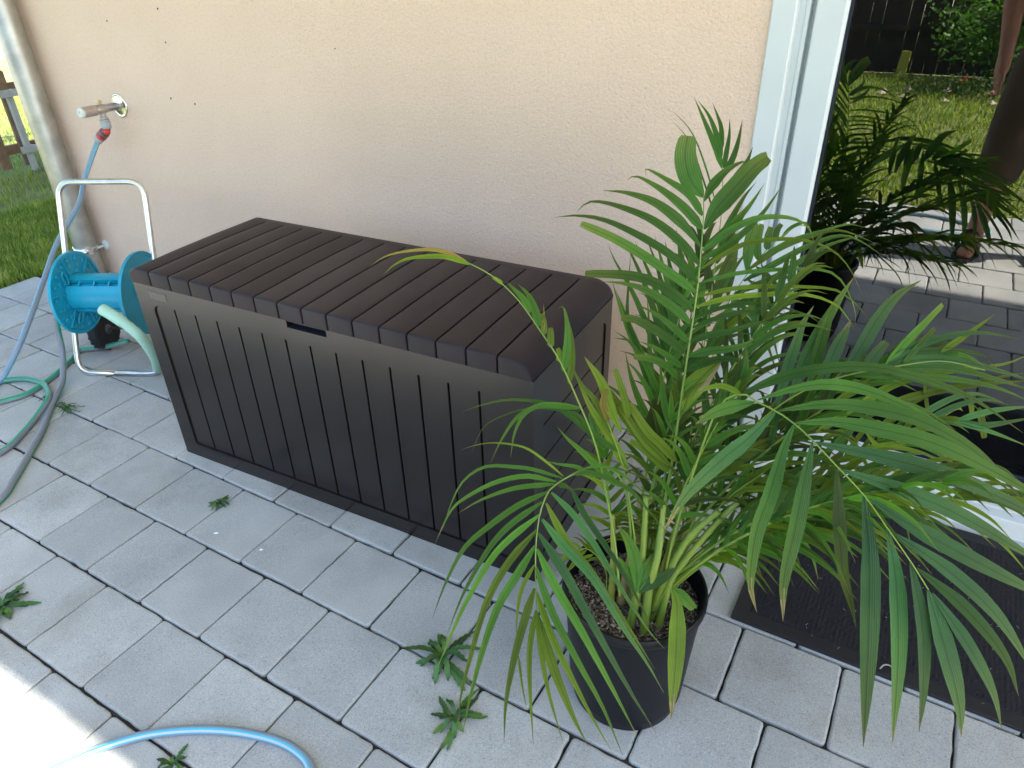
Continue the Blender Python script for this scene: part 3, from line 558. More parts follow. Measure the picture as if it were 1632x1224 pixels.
# ------------------------------------------------------------------ POTTED PALM
PALM = json.loads('''{"F":[["F1",55,[[1068,-72,263],[1060,-40,389],[1058,-1,522],[1052,32,648],[1047,58,725],[1040,91,796],[1032,113,853],[1023,137,894],[1015,152,921]],[[355,0,1,[[1015,151,919],[993,147,945],[980,152,976],[978,162,1004]]],[144,0,0,[[1021,137,895],[999,132,924],[970,117,946],[940,100,965],[941,93,958]]],[154,0,0,[[1026,127,877],[998,116,908],[966,100,936],[933,80,958],[923,67,955]]],[163,0,0,[[1032,113,853],[1002,103,889],[964,85,921],[928,58,939],[900,32,946]]],[145,0,0,[[1037,103,828],[1000,94,867],[959,76,899],[909,45,923],[882,22,929],[873,2,918]]],[155,0,0,[[1039,93,804],[997,81,843],[953,62,873],[905,35,900],[870,10,910],[844,-15,911]]],[146,0,1,[[1040,87,790],[1003,68,821],[961,45,854],[922,21,882],[884,-6,905]]],[146,0,1,[[1042,75,765],[1014,63,791],[983,46,813],[951,21,827],[902,-25,838]]],[137,0,0,[[1042,66,748],[1014,50,778],[980,27,806],[954,3,821],[928,-25,830]]],[118,0,0,[[1046,55,721],[1022,37,750],[1000,20,774],[977,-2,794]]],[138,0,1,[[1043,48,705],[1021,31,732],[996,9,757],[977,-10,774],[964,-28,780]]],[109,0,0,[[1044,40,682],[1023,15,712],[1009,-4,731],[994,-25,747]]],[119,0,1,[[1042,33,666],[1025,15,693],[1007,-10,713],[991,-37,725]]],[163,0,0,[[1018,148,913],[1022,170,931],[1033,200,949],[1051,225,959],[1058,228,953]]],[298,0,1,[[1029,128,877],[1035,155,900],[1050,191,926],[1066,226,951],[1081,250,964]]],[135,0,0,[[1035,113,849],[1051,150,867],[1071,203,893],[1083,250,923]]],[116,0,0,[[1037,109,838],[1062,152,848],[1089,221,878],[1105,286,914]]],[115,0,0,[[1035,113,849],[1063,154,873],[1095,189,886],[1135,217,884],[1163,228,870],[1179,223,844]]],[77,1,0,[[1039,103,824],[1068,135,845],[1097,162,857],[1153,197,859],[1200,216,846],[1233,218,822],[1264,209,783]]],[68,0,0,[[1040,94,803],[1068,116,811],[1096,137,816],[1155,174,819],[1203,201,816],[1230,207,801],[1256,198,768],[1265,186,743]]],[68,1,0,[[1042,85,784],[1073,109,792],[1116,138,796],[1209,191,792],[1242,203,780],[1272,205,757],[1298,202,733]]],[88,1,0,[[1043,78,770],[1076,105,779],[1119,134,784],[1188,175,782],[1231,190,768],[1251,190,751],[1273,186,728]]],[68,0,0,[[1044,70,754],[1071,95,765],[1106,121,772],[1153,146,767],[1204,165,751],[1235,166,727]]],[78,0,0,[[1045,64,740],[1074,90,752],[1109,117,760],[1156,143,757],[1189,158,751]]],[108,0,0,[[1047,55,721],[1072,72,731],[1101,88,738],[1136,109,751],[1160,124,760]]],[128,0,0,[[1049,49,699],[1077,65,707],[1106,80,712],[1134,98,723],[1162,123,745]]],[119,0,0,[[1048,40,676],[1072,57,687],[1097,72,695],[1133,84,692],[1176,91,678]]]]],["F2",40,[[1087,-37,238],[1065,63,396],[1040,176,592],[1021,256,738],[1008,305,835],[997,332,882],[986,351,917]],[[121,0,0,[[987,348,912],[968,359,943],[942,370,980],[914,381,1019]]],[99,0,0,[[982,357,929],[966,369,959],[945,379,990],[921,382,1014]]],[88,0,0,[[979,362,938],[969,379,971],[957,387,991],[944,393,1010]]],[88,0,0,[[990,349,912],[987,366,938],[984,381,961],[977,396,986]]],[110,0,0,[[993,347,905],[999,366,926],[1000,384,951],[997,406,984]]],[154,0,0,[[1008,332,872],[1012,351,895],[1022,375,920],[1025,393,943]]],[33,0,0,[[991,316,863],[964,333,911],[929,350,962],[898,351,991],[870,346,1008]]],[33,0,0,[[995,304,845],[963,322,897],[926,341,953],[885,342,990]]],[133,0,0,[[1017,282,787],[1018,321,820],[1027,371,858],[1038,403,880]]],[122,5,0,[[1019,272,767],[1022,309,796],[1032,350,825],[1039,385,850]]],[155,5,0,[[1025,247,718],[1007,263,756],[997,278,785],[994,293,808]]],[156,5,0,[[1031,244,709],[1031,271,746],[1035,300,784],[1033,318,810]]],[133,0,0,[[1030,231,689],[1036,262,727],[1048,292,759],[1062,321,787]]],[134,0,0,[[1034,221,670],[1011,235,708],[990,250,746],[971,266,784]]],[123,0,0,[[1037,211,650],[1008,222,689],[983,234,727],[965,247,760]]],[145,0,0,[[1039,200,631],[1049,240,678],[1067,278,715],[1084,305,738]]]]],["G1",40,[[1054,-44,236],[1032,33,361],[1006,116,480],[987,185,572],[970,256,665],[963,287,714],[946,312,764]],[[138,3,0,[[980,160,549],[934,172,604],[892,190,663],[860,205,710]]],[138,3,0,[[987,153,535],[945,163,585],[901,180,644],[869,196,693],[849,209,728]]],[127,0,0,[[979,180,572],[940,199,631],[890,219,701],[840,232,760],[826,240,782]]],[139,0,0,[[977,195,591],[943,217,650],[906,238,709],[862,254,769],[838,252,785]]],[139,3,0,[[974,209,609],[942,233,668],[913,251,718],[866,269,783]]],[127,0,0,[[972,224,628],[946,244,677],[914,268,737],[877,288,795]]],[128,0,0,[[970,239,646],[945,260,696],[918,279,746],[893,297,790]]],[128,0,0,[[969,247,656],[949,270,705],[927,289,750],[912,303,781]]],[151,0,0,[[965,267,685],[953,295,734],[940,309,764],[924,324,798]]],[126,3,0,[[992,124,499],[965,150,557],[943,179,616],[924,210,674],[913,224,704]]],[115,3,0,[[988,137,517],[949,156,576],[912,177,635],[890,192,674],[868,246,767]]],[161,0,0,[[989,154,535],[986,208,613],[999,258,671],[1010,285,699]]],[161,3,0,[[993,141,517],[993,182,575],[1007,218,613],[1018,246,642]]],[149,3,0,[[996,111,480],[951,126,539],[925,139,579],[905,155,618]]],[137,0,0,[[1000,98,462],[1000,146,529],[1009,186,577],[1016,211,606]]],[137,5,0,[[1004,85,444],[959,100,502],[940,110,532],[930,118,551]]]]],["F3",42,[[1029,-117,309],[1006,-95,396],[974,-74,490],[946,-62,568],[911,-59,639],[878,-60,703],[843,-54,740],[805,-57,787],[767,-68,823],[726,-78,843]],[[67,4,0,[[726,-78,844],[699,-92,858],[677,-109,864],[646,-139,864],[629,-161,859],[620,-178,849]]],[86,1,0,[[732,-77,839],[706,-94,851],[688,-109,855],[661,-136,856],[647,-157,849],[641,-174,839]]],[67,1,1,[[781,-63,812],[772,-64,817],[766,-66,820]]],[107,3,0,[[824,-53,768],[811,-49,785],[794,-49,799],[780,-50,810]]],[127,3,0,[[840,-53,748],[827,-44,771],[813,-39,790],[795,-39,804]]],[98,1,1,[[849,-54,736],[844,-46,751],[837,-41,764]]],[29,4,0,[[847,-53,739],[842,-41,759],[836,-32,777]]],[108,1,1,[[863,-58,719],[859,-51,732],[855,-44,745]]],[88,1,1,[[878,-61,699],[877,-55,709],[872,-52,717]]],[138,3,0,[[887,-61,683],[885,-45,722],[878,-34,754],[869,-29,777],[863,-36,776]]],[109,1,0,[[897,-61,663],[894,-45,702],[887,-35,735],[878,-30,760]]],[61,0,0,[[933,-65,584],[904,-71,610],[868,-85,632],[819,-118,642],[786,-149,639],[765,-172,633]]],[30,0,0,[[926,-63,602],[902,-72,617],[859,-100,629],[826,-130,625],[801,-163,612],[797,-198,580]]],[90,3,0,[[918,-60,624],[873,-93,635],[851,-119,628],[847,-147,606],[854,-173,577]]],[80,3,0,[[916,-62,623],[865,-99,633],[842,-129,623],[832,-162,598],[829,-192,571]]],[134,3,0,[[991,-61,494],[959,-68,523],[926,-74,553],[906,-79,571],[888,-81,590]]],[81,0,0,[[963,-55,556],[929,-57,583],[901,-58,605],[882,-56,623]]],[122,2,0,[[949,-62,562],[934,-44,583],[923,-33,598],[921,-16,612]]]]],["F4",45,[[1045,-93,271],[1022,-63,390],[1002,-52,478],[983,-60,520],[962,-75,536],[948,-106,544],[931,-133,539],[923,-153,537],[919,-171,534],[920,-197,517],[923,-214,490],[928,-228,467],[935,-242,442],[940,-250,408],[950,-264,361]],[[39,1,0,[[927,-135,542],[899,-141,565],[870,-149,585],[844,-163,594],[818,-181,598],[798,-199,596],[786,-211,592]]],[59,0,0,[[927,-139,541],[886,-158,556],[861,-172,561],[823,-197,565],[800,-227,549],[794,-257,520],[795,-281,492]]],[78,3,0,[[922,-150,540],[881,-172,551],[843,-204,546],[812,-240,530],[798,-264,514],[792,-303,474]]],[78,3,0,[[921,-155,539],[873,-193,539],[836,-232,530],[812,-263,516]]],[97,3,0,[[919,-170,534],[886,-206,520],[855,-248,495],[833,-284,470],[824,-326,428],[822,-363,386]]],[96,3,0,[[917,-187,525],[885,-232,499],[867,-270,469],[854,-321,419],[850,-367,369]]],[106,3,0,[[920,-201,511],[891,-243,484],[874,-278,457],[859,-337,398],[851,-403,326]]],[115,1,0,[[922,-214,491],[899,-261,453],[887,-308,406],[888,-360,342],[892,-399,293],[901,-423,257]]],[125,3,0,[[926,-226,471],[914,-264,435],[903,-301,400],[901,-346,348],[904,-391,291],[909,-426,246]]],[67,1,0,[[932,-240,446],[925,-265,419],[927,-285,388],[937,-308,349]]],[126,1,2,[[938,-251,408],[937,-282,365],[938,-317,316],[944,-355,258],[957,-386,205]]],[88,1,2,[[946,-261,374],[952,-292,326],[966,-319,276],[995,-361,195]]],[39,1,0,[[939,-306,311],[955,-324,274],[973,-340,236]]],[88,1,2,[[948,-261,371],[965,-282,327],[993,-309,267],[1035,-336,194]]],[166,1,2,[[949,-261,368],[989,-287,299],[1034,-307,234],[1069,-318,190]]],[107,1,2,[[941,-251,402],[982,-275,346],[1025,-292,297],[1066,-306,251],[1107,-318,209]]],[115,3,2,[[935,-241,444],[975,-263,388],[1028,-281,328],[1081,-298,271],[1127,-320,212]]],[144,3,0,[[930,-227,467],[971,-243,422],[1024,-259,369],[1086,-281,304],[1140,-301,246]]],[144,2,0,[[926,-215,487],[975,-226,442],[1032,-245,382],[1106,-269,305],[1161,-284,252]]],[134,2,0,[[925,-202,505],[965,-208,473],[1018,-212,435],[1072,-227,382],[1122,-239,337],[1157,-251,302]]],[116,1,0,[[923,-185,523],[966,-200,478],[1015,-207,439],[1080,-223,381],[1135,-238,329]]],[107,2,0,[[923,-168,532],[964,-170,504],[1007,-180,466],[1051,-193,423],[1107,-208,372],[1140,-212,347]]],[99,2,0,[[941,-137,527],[971,-150,495],[1011,-160,459],[1059,-173,415],[1119,-197,353]]],[88,0,2,[[926,-150,536],[935,-146,534],[947,-143,528]]],[89,3,0,[[937,-124,541],[964,-106,542],[1017,-90,521],[1056,-89,489],[1085,-91,463]]],[50,3,0,[[948,-106,544],[970,-90,548],[1001,-79,536],[1063,-73,493]]],[30,1,0,[[959,-82,538],[995,-64,532],[1034,-51,519],[1073,-35,508]]],[70,3,0,[[961,-98,528],[936,-103,541],[909,-116,546],[888,-125,551]]]]],["F5",42,[[1082,-65,279],[1090,-50,426],[1106,-36,565],[1123,-22,667],[1151,-22,700],[1176,-34,701],[1204,-35,695],[1232,-44,688],[1260,-55,677],[1297,-64,653],[1337,-73,627],[1374,-86,596],[1410,-100,566],[1440,-105,533]],[[236,2,2,[[1204,-36,694],[1179,-74,662],[1156,-104,639],[1125,-152,599],[1110,-194,554]]],[177,0,0,[[1174,-34,700],[1143,-57,694],[1123,-75,685],[1110,-91,675]]],[232,0,2,[[1232,-44,688],[1227,-65,660],[1226,-104,602],[1223,-135,557],[1233,-169,498],[1251,-182,462]]],[237,0,2,[[1260,-56,676],[1264,-88,624],[1269,-120,571],[1273,-157,511],[1286,-181,462]]],[176,5,2,[[1297,-65,652],[1318,-94,588],[1339,-120,529],[1362,-134,485],[1374,-144,460]]],[257,2,0,[[1337,-74,626],[1362,-102,561],[1387,-147,473],[1405,-185,400],[1421,-220,333]]],[238,2,0,[[1375,-87,595],[1402,-111,534],[1429,-152,448],[1452,-207,345]]],[219,2,0,[[1410,-100,566],[1445,-128,490],[1466,-161,421],[1477,-190,367]]],[268,2,0,[[1439,-106,533],[1483,-130,456],[1512,-148,400],[1526,-165,361]]],[187,2,0,[[1445,-105,530],[1504,-110,466],[1546,-119,412],[1570,-134,367]]],[171,0,0,[[1419,-100,558],[1487,-93,512],[1546,-96,458],[1575,-111,414]]],[205,2,0,[[1384,-87,591],[1460,-74,546],[1528,-70,495],[1589,-80,430]]],[224,2,0,[[1345,-73,623],[1413,-59,586],[1493,-39,547],[1598,-11,498]]],[226,2,0,[[1303,-65,650],[1384,-35,623],[1462,-11,591],[1582,16,529]]],[228,2,0,[[1264,-55,675],[1357,-15,654],[1432,15,632],[1511,39,601],[1587,58,564]]],[224,0,0,[[1233,-43,689],[1279,-15,689],[1329,9,680],[1405,40,661],[1498,67,620],[1577,84,578]]],[201,0,0,[[1207,-35,696],[1260,2,702],[1316,32,696],[1384,59,679],[1463,78,638],[1533,79,581]]],[168,0,0,[[1177,-32,703],[1213,-3,715],[1252,25,720],[1296,47,714],[1347,65,696],[1409,80,666],[1476,85,616]]],[153,0,0,[[1155,-21,702],[1192,13,719],[1232,43,728],[1281,75,731],[1337,103,724],[1430,137,693],[1514,153,645]]],[90,1,0,[[1151,-22,700],[1123,-24,706],[1100,-35,698],[1087,-47,681]]]]],["F6",42,[[1091,-47,259],[1105,5,415],[1138,50,544],[1184,78,621],[1228,106,662],[1274,125,688],[1328,154,702],[1391,197,708],[1451,223,695]],[[197,2,0,[[1189,81,625],[1188,111,668],[1190,144,711],[1192,165,739],[1200,186,762]]],[225,2,0,[[1205,91,638],[1208,131,681],[1217,174,724],[1230,218,763],[1242,252,793]]],[194,0,0,[[1224,104,660],[1224,148,705],[1224,184,743],[1228,217,774]]],[212,2,2,[[1242,112,670],[1247,146,712],[1253,167,736],[1257,182,754]]],[230,2,0,[[1264,120,679],[1279,156,716],[1293,195,760],[1309,225,787],[1335,254,806]]],[171,2,1,[[1293,136,694],[1303,157,714],[1313,175,731]]],[132,3,1,[[1320,151,701],[1336,182,731],[1356,214,759],[1371,239,780]]],[94,3,1,[[1343,166,706],[1359,196,733],[1370,215,750]]],[94,1,0,[[1387,203,720],[1418,249,739],[1446,293,758]]],[123,2,0,[[1317,151,703],[1338,177,721],[1363,199,731],[1404,231,741],[1441,253,741],[1487,274,732]]],[123,0,0,[[1312,146,699],[1339,176,718],[1366,194,720],[1410,220,719],[1445,236,712],[1463,236,698]]],[170,2,0,[[1312,146,699],[1343,170,707],[1381,195,709],[1437,223,701],[1521,257,677]]],[152,0,0,[[1297,138,694],[1362,180,698],[1429,215,691],[1526,253,663]]],[133,0,0,[[1282,129,689],[1365,176,685],[1433,211,677],[1485,233,664],[1531,247,644]]],[85,0,0,[[1331,149,691],[1374,168,682],[1426,187,664],[1479,193,630]]],[104,2,0,[[1373,131,632],[1414,174,658],[1448,200,665],[1488,215,653]]],[94,2,0,[[1396,147,634],[1430,179,651],[1462,203,657],[1496,218,650]]],[104,2,0,[[1435,169,633],[1476,201,643],[1530,237,648]]],[104,2,0,[[1438,169,630],[1471,185,624],[1534,229,633]]],[75,2,0,[[1430,164,630],[1482,185,616],[1537,203,596]]],[125,1,0,[[1267,107,648],[1315,181,668],[1340,235,692],[1358,276,712]]],[124,1,0,[[1288,104,634],[1343,179,665],[1415,247,672],[1482,305,672],[1521,348,684]]],[114,1,0,[[1334,108,623],[1381,180,653],[1436,236,659],[1527,322,664]]],[113,1,0,[[1341,132,657],[1403,196,660],[1461,250,659],[1530,311,653]]],[85,1,1,[[1377,167,679],[1388,185,641],[1398,199,610]]],[85,1,1,[[1443,190,655],[1450,211,634],[1457,234,609]]],[104,1,1,[[1457,193,647],[1471,211,612],[1483,227,578]]],[117,1,0,[[1253,86,598],[1293,155,617],[1329,211,632],[1350,246,643]]],[117,0,0,[[1277,82,572],[1301,137,594],[1329,183,606],[1369,232,608]]]]],["F8",35,[[1093,-22,235],[1064,109,421],[1046,220,570],[1038,288,654],[1046,323,694],[1060,356,728],[1078,391,762],[1095,414,781],[1115,439,799],[1136,450,797]],[[186,5,1,[[1038,313,688],[1030,336,727],[1025,358,762],[1021,376,789]]],[197,0,1,[[1057,352,727],[1049,372,761],[1046,388,786],[1048,403,805]]],[151,0,1,[[1068,373,747],[1059,389,775],[1058,408,803]]],[139,0,1,[[1078,391,762],[1074,401,780],[1074,414,798]]],[116,0,1,[[1087,405,775],[1086,416,792],[1090,427,802]]],[70,3,0,[[1096,415,781],[1108,433,797],[1129,450,802],[1148,444,778]]],[105,0,0,[[1068,373,746],[1112,419,774],[1162,461,790],[1195,487,799],[1227,502,793]]],[105,1,0,[[1056,354,730],[1096,401,762],[1145,445,782],[1188,476,789],[1257,500,765]]],[128,0,0,[[1056,342,714],[1102,390,742],[1149,438,769],[1191,472,781],[1223,485,772],[1268,494,747]]],[128,0,0,[[1046,323,694],[1108,379,720],[1138,414,744],[1169,447,764],[1202,475,776],[1238,501,782]]],[139,0,0,[[1043,305,673],[1070,328,682],[1092,348,691],[1116,376,710],[1134,404,734]]],[127,1,0,[[1033,260,626],[1069,274,667],[1094,284,703],[1117,294,754],[1138,301,786]]],[128,0,0,[[1042,282,644],[1066,310,663],[1108,342,672],[1140,369,683],[1173,405,704]]],[116,0,0,[[1039,260,621],[1064,288,640],[1106,320,649],[1142,338,643]]],[116,0,0,[[1037,291,658],[1061,308,663],[1091,312,642],[1118,299,603]]],[105,0,0,[[1045,313,683],[1068,320,672],[1109,316,632],[1155,293,562]]],[105,0,0,[[1050,327,697],[1080,334,682],[1117,327,642],[1157,301,572]]],[93,0,0,[[1060,347,717],[1091,351,696],[1118,342,661],[1132,329,632]]],[93,0,0,[[1069,366,736],[1098,369,716],[1124,363,686],[1136,352,661]]]]],["F9",40,[[1085,-49,242],[1091,-12,289],[1110,34,335],[1137,74,389],[1167,112,416],[1211,139,435],[1260,155,436],[1313,164,423]],[[101,0,0,[[1112,35,337],[1132,65,361],[1158,86,368],[1193,103,364]]],[112,0,0,[[1107,28,331],[1130,57,352],[1162,79,356],[1197,92,344]]],[100,0,0,[[1124,54,362],[1139,83,390],[1169,111,403],[1215,142,409],[1274,172,401],[1309,184,388]]],[100,0,0,[[1159,97,401],[1180,104,394],[1194,98,373],[1203,86,350],[1215,79,331]]],[122,3,0,[[1179,111,407],[1205,105,377],[1231,99,348],[1248,81,308]]],[111,3,0,[[1189,115,408],[1210,118,394],[1248,133,382],[1280,143,370],[1324,149,342]]],[144,3,0,[[1185,111,403],[1214,115,384],[1258,122,357],[1290,120,328],[1313,105,288]]],[110,1,0,[[1241,149,436],[1264,152,421],[1294,152,397],[1322,140,356]]],[132,3,0,[[1201,135,434],[1234,144,420],[1255,129,382],[1269,114,349]]],[98,1,0,[[1281,160,434],[1316,175,424],[1339,171,400],[1359,162,370]]],[120,1,0,[[1292,162,430],[1334,173,411],[1378,172,373],[1406,159,331]]],[99,1,0,[[1211,139,435],[1254,174,448],[1314,202,438],[1379,220,408]]],[99,0,0,[[1192,131,434],[1241,180,460],[1286,211,466],[1319,233,469]]],[100,1,0,[[1174,121,427],[1211,168,461],[1258,198,464],[1307,222,456]]],[89,0,0,[[1158,104,411],[1193,144,439],[1245,176,440],[1309,198,417]]],[120,0,0,[[1270,159,437],[1288,200,464],[1295,241,501],[1306,272,526]]],[109,1,0,[[1258,207,510],[1288,235,516],[1335,237,463],[1372,232,411]]],[87,1,0,[[1321,242,523],[1372,245,472],[1414,242,421],[1455,231,359]]],[98,1,0,[[1306,202,477],[1359,224,453],[1413,223,391],[1442,205,330]]]]],["C1",50,[[1077,-72,236],[1063,-34,356],[1061,-21,453],[1062,-17,496],[1069,-9,539]],[[152,1,1,[[1067,-10,539],[1038,-10,563],[1013,-11,583],[978,-5,620]]],[173,1,1,[[1062,-13,526],[1033,-14,548],[1006,-15,571],[964,-10,613]]],[133,1,1,[[1059,-15,518],[1030,-17,539],[1013,-19,551],[992,-24,562]]],[184,1,1,[[1060,-14,523],[1020,-11,561],[986,-12,587],[955,-8,618],[937,-7,636]]],[101,1,0,[[1071,-9,536],[1094,10,542],[1113,26,548]]]]],["C2",40,[[1069,-84,244],[1035,-68,372],[1006,-56,489],[983,-50,554],[946,-38,620]],[[153,1,0,[[1000,-48,523],[959,-43,579],[925,-41,621],[893,-34,671]]],[172,1,2,[[980,-36,582],[957,-32,620],[937,-25,658],[905,-25,698]]],[111,1,1,[[985,-21,604],[970,-15,644],[953,-12,681]]],[101,1,0,[[967,-45,582],[936,-40,630],[909,-43,659],[884,-40,697]]],[141,4,1,[[959,-40,601],[947,-41,629],[949,-34,655]]],[91,3,0,[[983,-50,554],[940,-57,581],[911,-55,607],[892,-63,612],[882,-60,625]]]]],["C3",32,[[1080,-63,228],[1064,-38,389],[1050,-6,483],[1047,15,553],[1057,34,608]],[[324,1,3,[[1057,34,608],[1060,48,636],[1073,65,660],[1096,89,691]]],[133,3,0,[[1051,21,569],[1024,41,599],[1007,66,629],[990,91,660]]],[247,5,0,[[1049,16,553],[1041,59,581],[1012,81,603],[991,98,619]]],[207,5,0,[[1046,10,537],[1014,33,562],[1015,76,588],[1020,113,607]]],[207,5,1,[[1044,5,526],[1008,39,544],[983,57,553]]],[187,5,1,[[1046,3,516],[1008,25,539],[996,72,572],[993,87,581]]]]],["C4",40,[[1085,-60,227],[1077,-26,356],[1087,-3,456],[1092,32,539],[1094,64,619]],[[207,1,2,[[1091,26,523],[1100,53,554],[1098,71,580],[1093,77,593]]],[166,0,0,[[1092,16,498],[1104,48,532],[1123,78,558],[1154,109,575]]],[144,3,0,[[1092,32,539],[1104,64,573],[1123,94,599],[1128,129,642]]],[143,0,0,[[1095,46,569],[1104,82,612],[1105,114,656],[1111,136,681]]],[122,0,0,[[1095,53,590],[1074,72,633],[1059,88,668],[1054,110,702]]],[125,0,0,[[1091,9,482],[1061,20,522],[1043,42,567],[1042,66,602]]],[167,1,0,[[1089,2,466],[1122,40,492],[1154,69,504],[1192,97,512]]],[228,1,0,[[1115,28,498],[1143,66,515],[1164,96,529],[1207,144,545]]],[124,0,0,[[1092,24,518],[1060,30,554],[1036,42,590]]]]],["C5",45,[[1075,-65,228],[1097,-28,337],[1124,-7,420],[1155,25,476],[1193,51,519]],[[228,1,0,[[1144,15,459],[1164,45,485],[1181,68,502],[1196,83,510]]],[103,1,0,[[1166,33,489],[1202,53,488],[1233,59,470],[1245,50,448]]],[103,3,0,[[1155,25,476],[1170,62,515],[1184,58,497],[1191,49,480]]],[102,1,0,[[1174,37,495],[1201,74,525],[1252,108,528]]],[92,1,0,[[1181,43,507],[1226,66,501],[1278,78,474],[1303,74,448]]],[83,0,0,[[1143,16,464],[1111,10,483],[1094,-12,466]]],[83,0,0,[[1130,1,436],[1159,15,431],[1182,16,413]]]]],["B1",50,[[1054,-118,249],[1055,-111,295],[1055,-104,323]],[[222,3,0,[[1054,-105,322],[1043,-87,356],[1024,-74,390],[998,-69,419]]],[180,3,0,[[1053,-108,313],[1039,-100,336],[1019,-95,359],[995,-95,379]]],[180,3,0,[[1057,-103,323],[1056,-86,347],[1060,-71,365],[1062,-60,378]]],[222,2,0,[[1057,-104,320],[1069,-88,333],[1087,-70,343],[1103,-51,355]]]]],["B2",25,[[1082,-88,247],[1092,-93,308],[1102,-99,349],[1110,-101,358]],[[276,1,2,[[1110,-101,357],[1125,-113,336],[1140,-145,295],[1153,-180,251],[1166,-220,203]]],[194,3,1,[[1110,-101,358],[1125,-96,345],[1149,-91,320]]]]],["B3",20,[[996,-95,270],[992,-91,319],[977,-91,349],[957,-101,371],[943,-121,374]],[[53,1,0,[[943,-121,374],[931,-132,368],[922,-150,352]]],[53,1,0,[[947,-116,374],[933,-124,374],[922,-138,364]]],[54,1,0,[[952,-108,373],[936,-110,383],[923,-117,383]]],[54,1,0,[[960,-99,369],[943,-99,384],[929,-104,389]]],[54,1,0,[[970,-94,358],[951,-91,379],[935,-93,390]]],[54,1,0,[[977,-91,349],[964,-100,348],[953,-115,336]]],[54,1,0,[[968,-97,359],[951,-112,352],[938,-132,334]]],[54,1,0,[[984,-91,337],[966,-86,359],[951,-87,370]]],[54,1,0,[[958,-102,370],[944,-122,353],[934,-148,326]]],[54,1,0,[[954,-106,372],[934,-126,360],[918,-152,337]]]]],["B4",22,[[1069,-80,231],[1044,-56,305],[1032,-31,368],[1020,-27,403],[1009,-24,417]],[[54,1,0,[[1014,-25,411],[1035,-7,417],[1058,2,411]]],[54,1,0,[[1015,-26,408],[990,-36,416],[967,-59,404]]],[54,1,0,[[1017,-27,405],[1038,-10,412],[1077,-2,391]]],[54,1,0,[[1018,-28,402],[992,-38,410],[956,-63,406]]],[54,1,0,[[1019,-29,399],[1040,-11,405],[1088,7,391]]],[54,1,0,[[1020,-29,395],[994,-39,403],[979,-63,383]]],[54,1,0,[[1021,-30,392],[1042,-12,399],[1071,0,392]]],[54,1,0,[[1022,-31,388],[996,-40,396],[967,-66,384]]],[54,1,0,[[1023,-31,385],[1044,-13,392],[1089,-2,370]]],[54,1,0,[[1023,-32,381],[998,-42,389],[955,-71,385]]],[54,1,0,[[1023,-33,378],[1045,-16,385],[1070,-10,371]]],[54,1,0,[[1024,-34,375],[998,-44,383],[977,-71,363]]],[55,1,0,[[1024,-36,371],[1045,-18,378],[1080,-2,372]]],[55,1,0,[[1024,-36,367],[998,-46,375],[963,-76,363]]],[55,1,0,[[1024,-38,364],[1045,-20,371],[1096,-5,349]]],[55,1,0,[[1024,-39,361],[998,-49,369],[978,-65,364]]]]],["B5",25,[[1073,-78,231],[1063,-23,316],[1074,12,374],[1094,54,415]],[[61,3,0,[[1065,-22,316],[1088,11,314],[1119,31,286]]],[61,1,0,[[1066,-19,321],[1036,-36,349],[1006,-73,352]]],[61,1,0,[[1068,-15,326],[1087,25,340],[1130,61,323]]],[61,3,0,[[1069,-12,331],[1040,-31,349],[987,-62,388]]],[61,1,0,[[1070,-9,336],[1092,25,345],[1156,62,306]]],[61,1,0,[[1072,-6,341],[1039,-21,377],[1019,-56,372]]],[61,3,0,[[1073,-2,346],[1097,29,345],[1127,70,344]]],[61,1,0,[[1074,1,351],[1044,-16,378],[1000,-45,407]]],[61,1,0,[[1076,4,356],[1095,43,372],[1154,71,327]]],[61,3,0,[[1077,7,361],[1048,-12,378],[995,-61,392]]],[61,1,0,[[1078,10,366],[1099,49,371],[1125,78,365]]],[61,1,0,[[1080,14,371],[1047,-1,407],[1013,-28,427]]],[61,3,0,[[1081,18,376],[1105,48,376],[1151,80,347]]],[61,1,0,[[1082,21,380],[1051,5,406],[1008,-43,410]]],[61,1,0,[[1083,25,384],[1103,64,400],[1161,112,382]]],[61,3,0,[[1084,29,389],[1056,8,408],[1025,-8,444]]],[61,1,0,[[1086,33,393],[1107,69,401],[1148,91,365]]],[61,1,0,[[1087,37,398],[1054,23,432],[1020,-23,427]]],[61,3,0,[[1088,41,402],[1112,71,403],[1158,123,401]]],[61,1,0,[[1089,45,406],[1058,29,431],[1000,-10,462]]],[61,1,0,[[1090,49,411],[1109,90,425],[1145,103,383]]],[61,3,0,[[1092,52,415],[1063,30,434],[1032,-4,444]]]]]],"S":[[[[1000,-80,250],[992,-62,339],[981,-52,420]],6.0,1],[[[1018,-75,243],[1018,-53,311],[1023,-34,353],[1013,-2,424]],9.0,2],[[[1050,-112,241],[1051,-90,309],[1044,-62,372],[1030,-30,466]],7.0,0],[[[1076,-113,237],[1069,-85,319],[1071,-63,386],[1058,-20,457]],7.0,0],[[[1075,-80,246],[1084,-63,318],[1108,-29,403],[1145,-5,462]],7.0,0],[[[1093,-86,240],[1094,-58,318],[1107,-37,354],[1143,-2,431],[1168,17,474]],6.5,0],[[[1072,-60,237],[1074,-25,323],[1080,15,411],[1096,55,492]],6.0,1],[[[1025,-62,237],[1018,-32,302],[1007,-6,366]],10.0,2],[[[1046,-53,231],[1032,-2,313],[1019,45,390],[1006,93,467]],6.0,0],[[[1083,-21,245],[1085,42,331],[1082,96,408],[1079,149,484]],6.0,1]]}''')
PC = Vector((1.032, -.055, 0))
palm = empty('potted_palm', tuple(PC), 'bushy areca palm with long arching fronds in a black plastic pot', 'potted palm')
def pp(o, par=None): o.parent = par or palm; o.matrix_parent_inverse = Matrix.Translation(-PC) if not par else Matrix.Identity(4); return o
mb = MB(); MP = Matrix.Translation(PC)
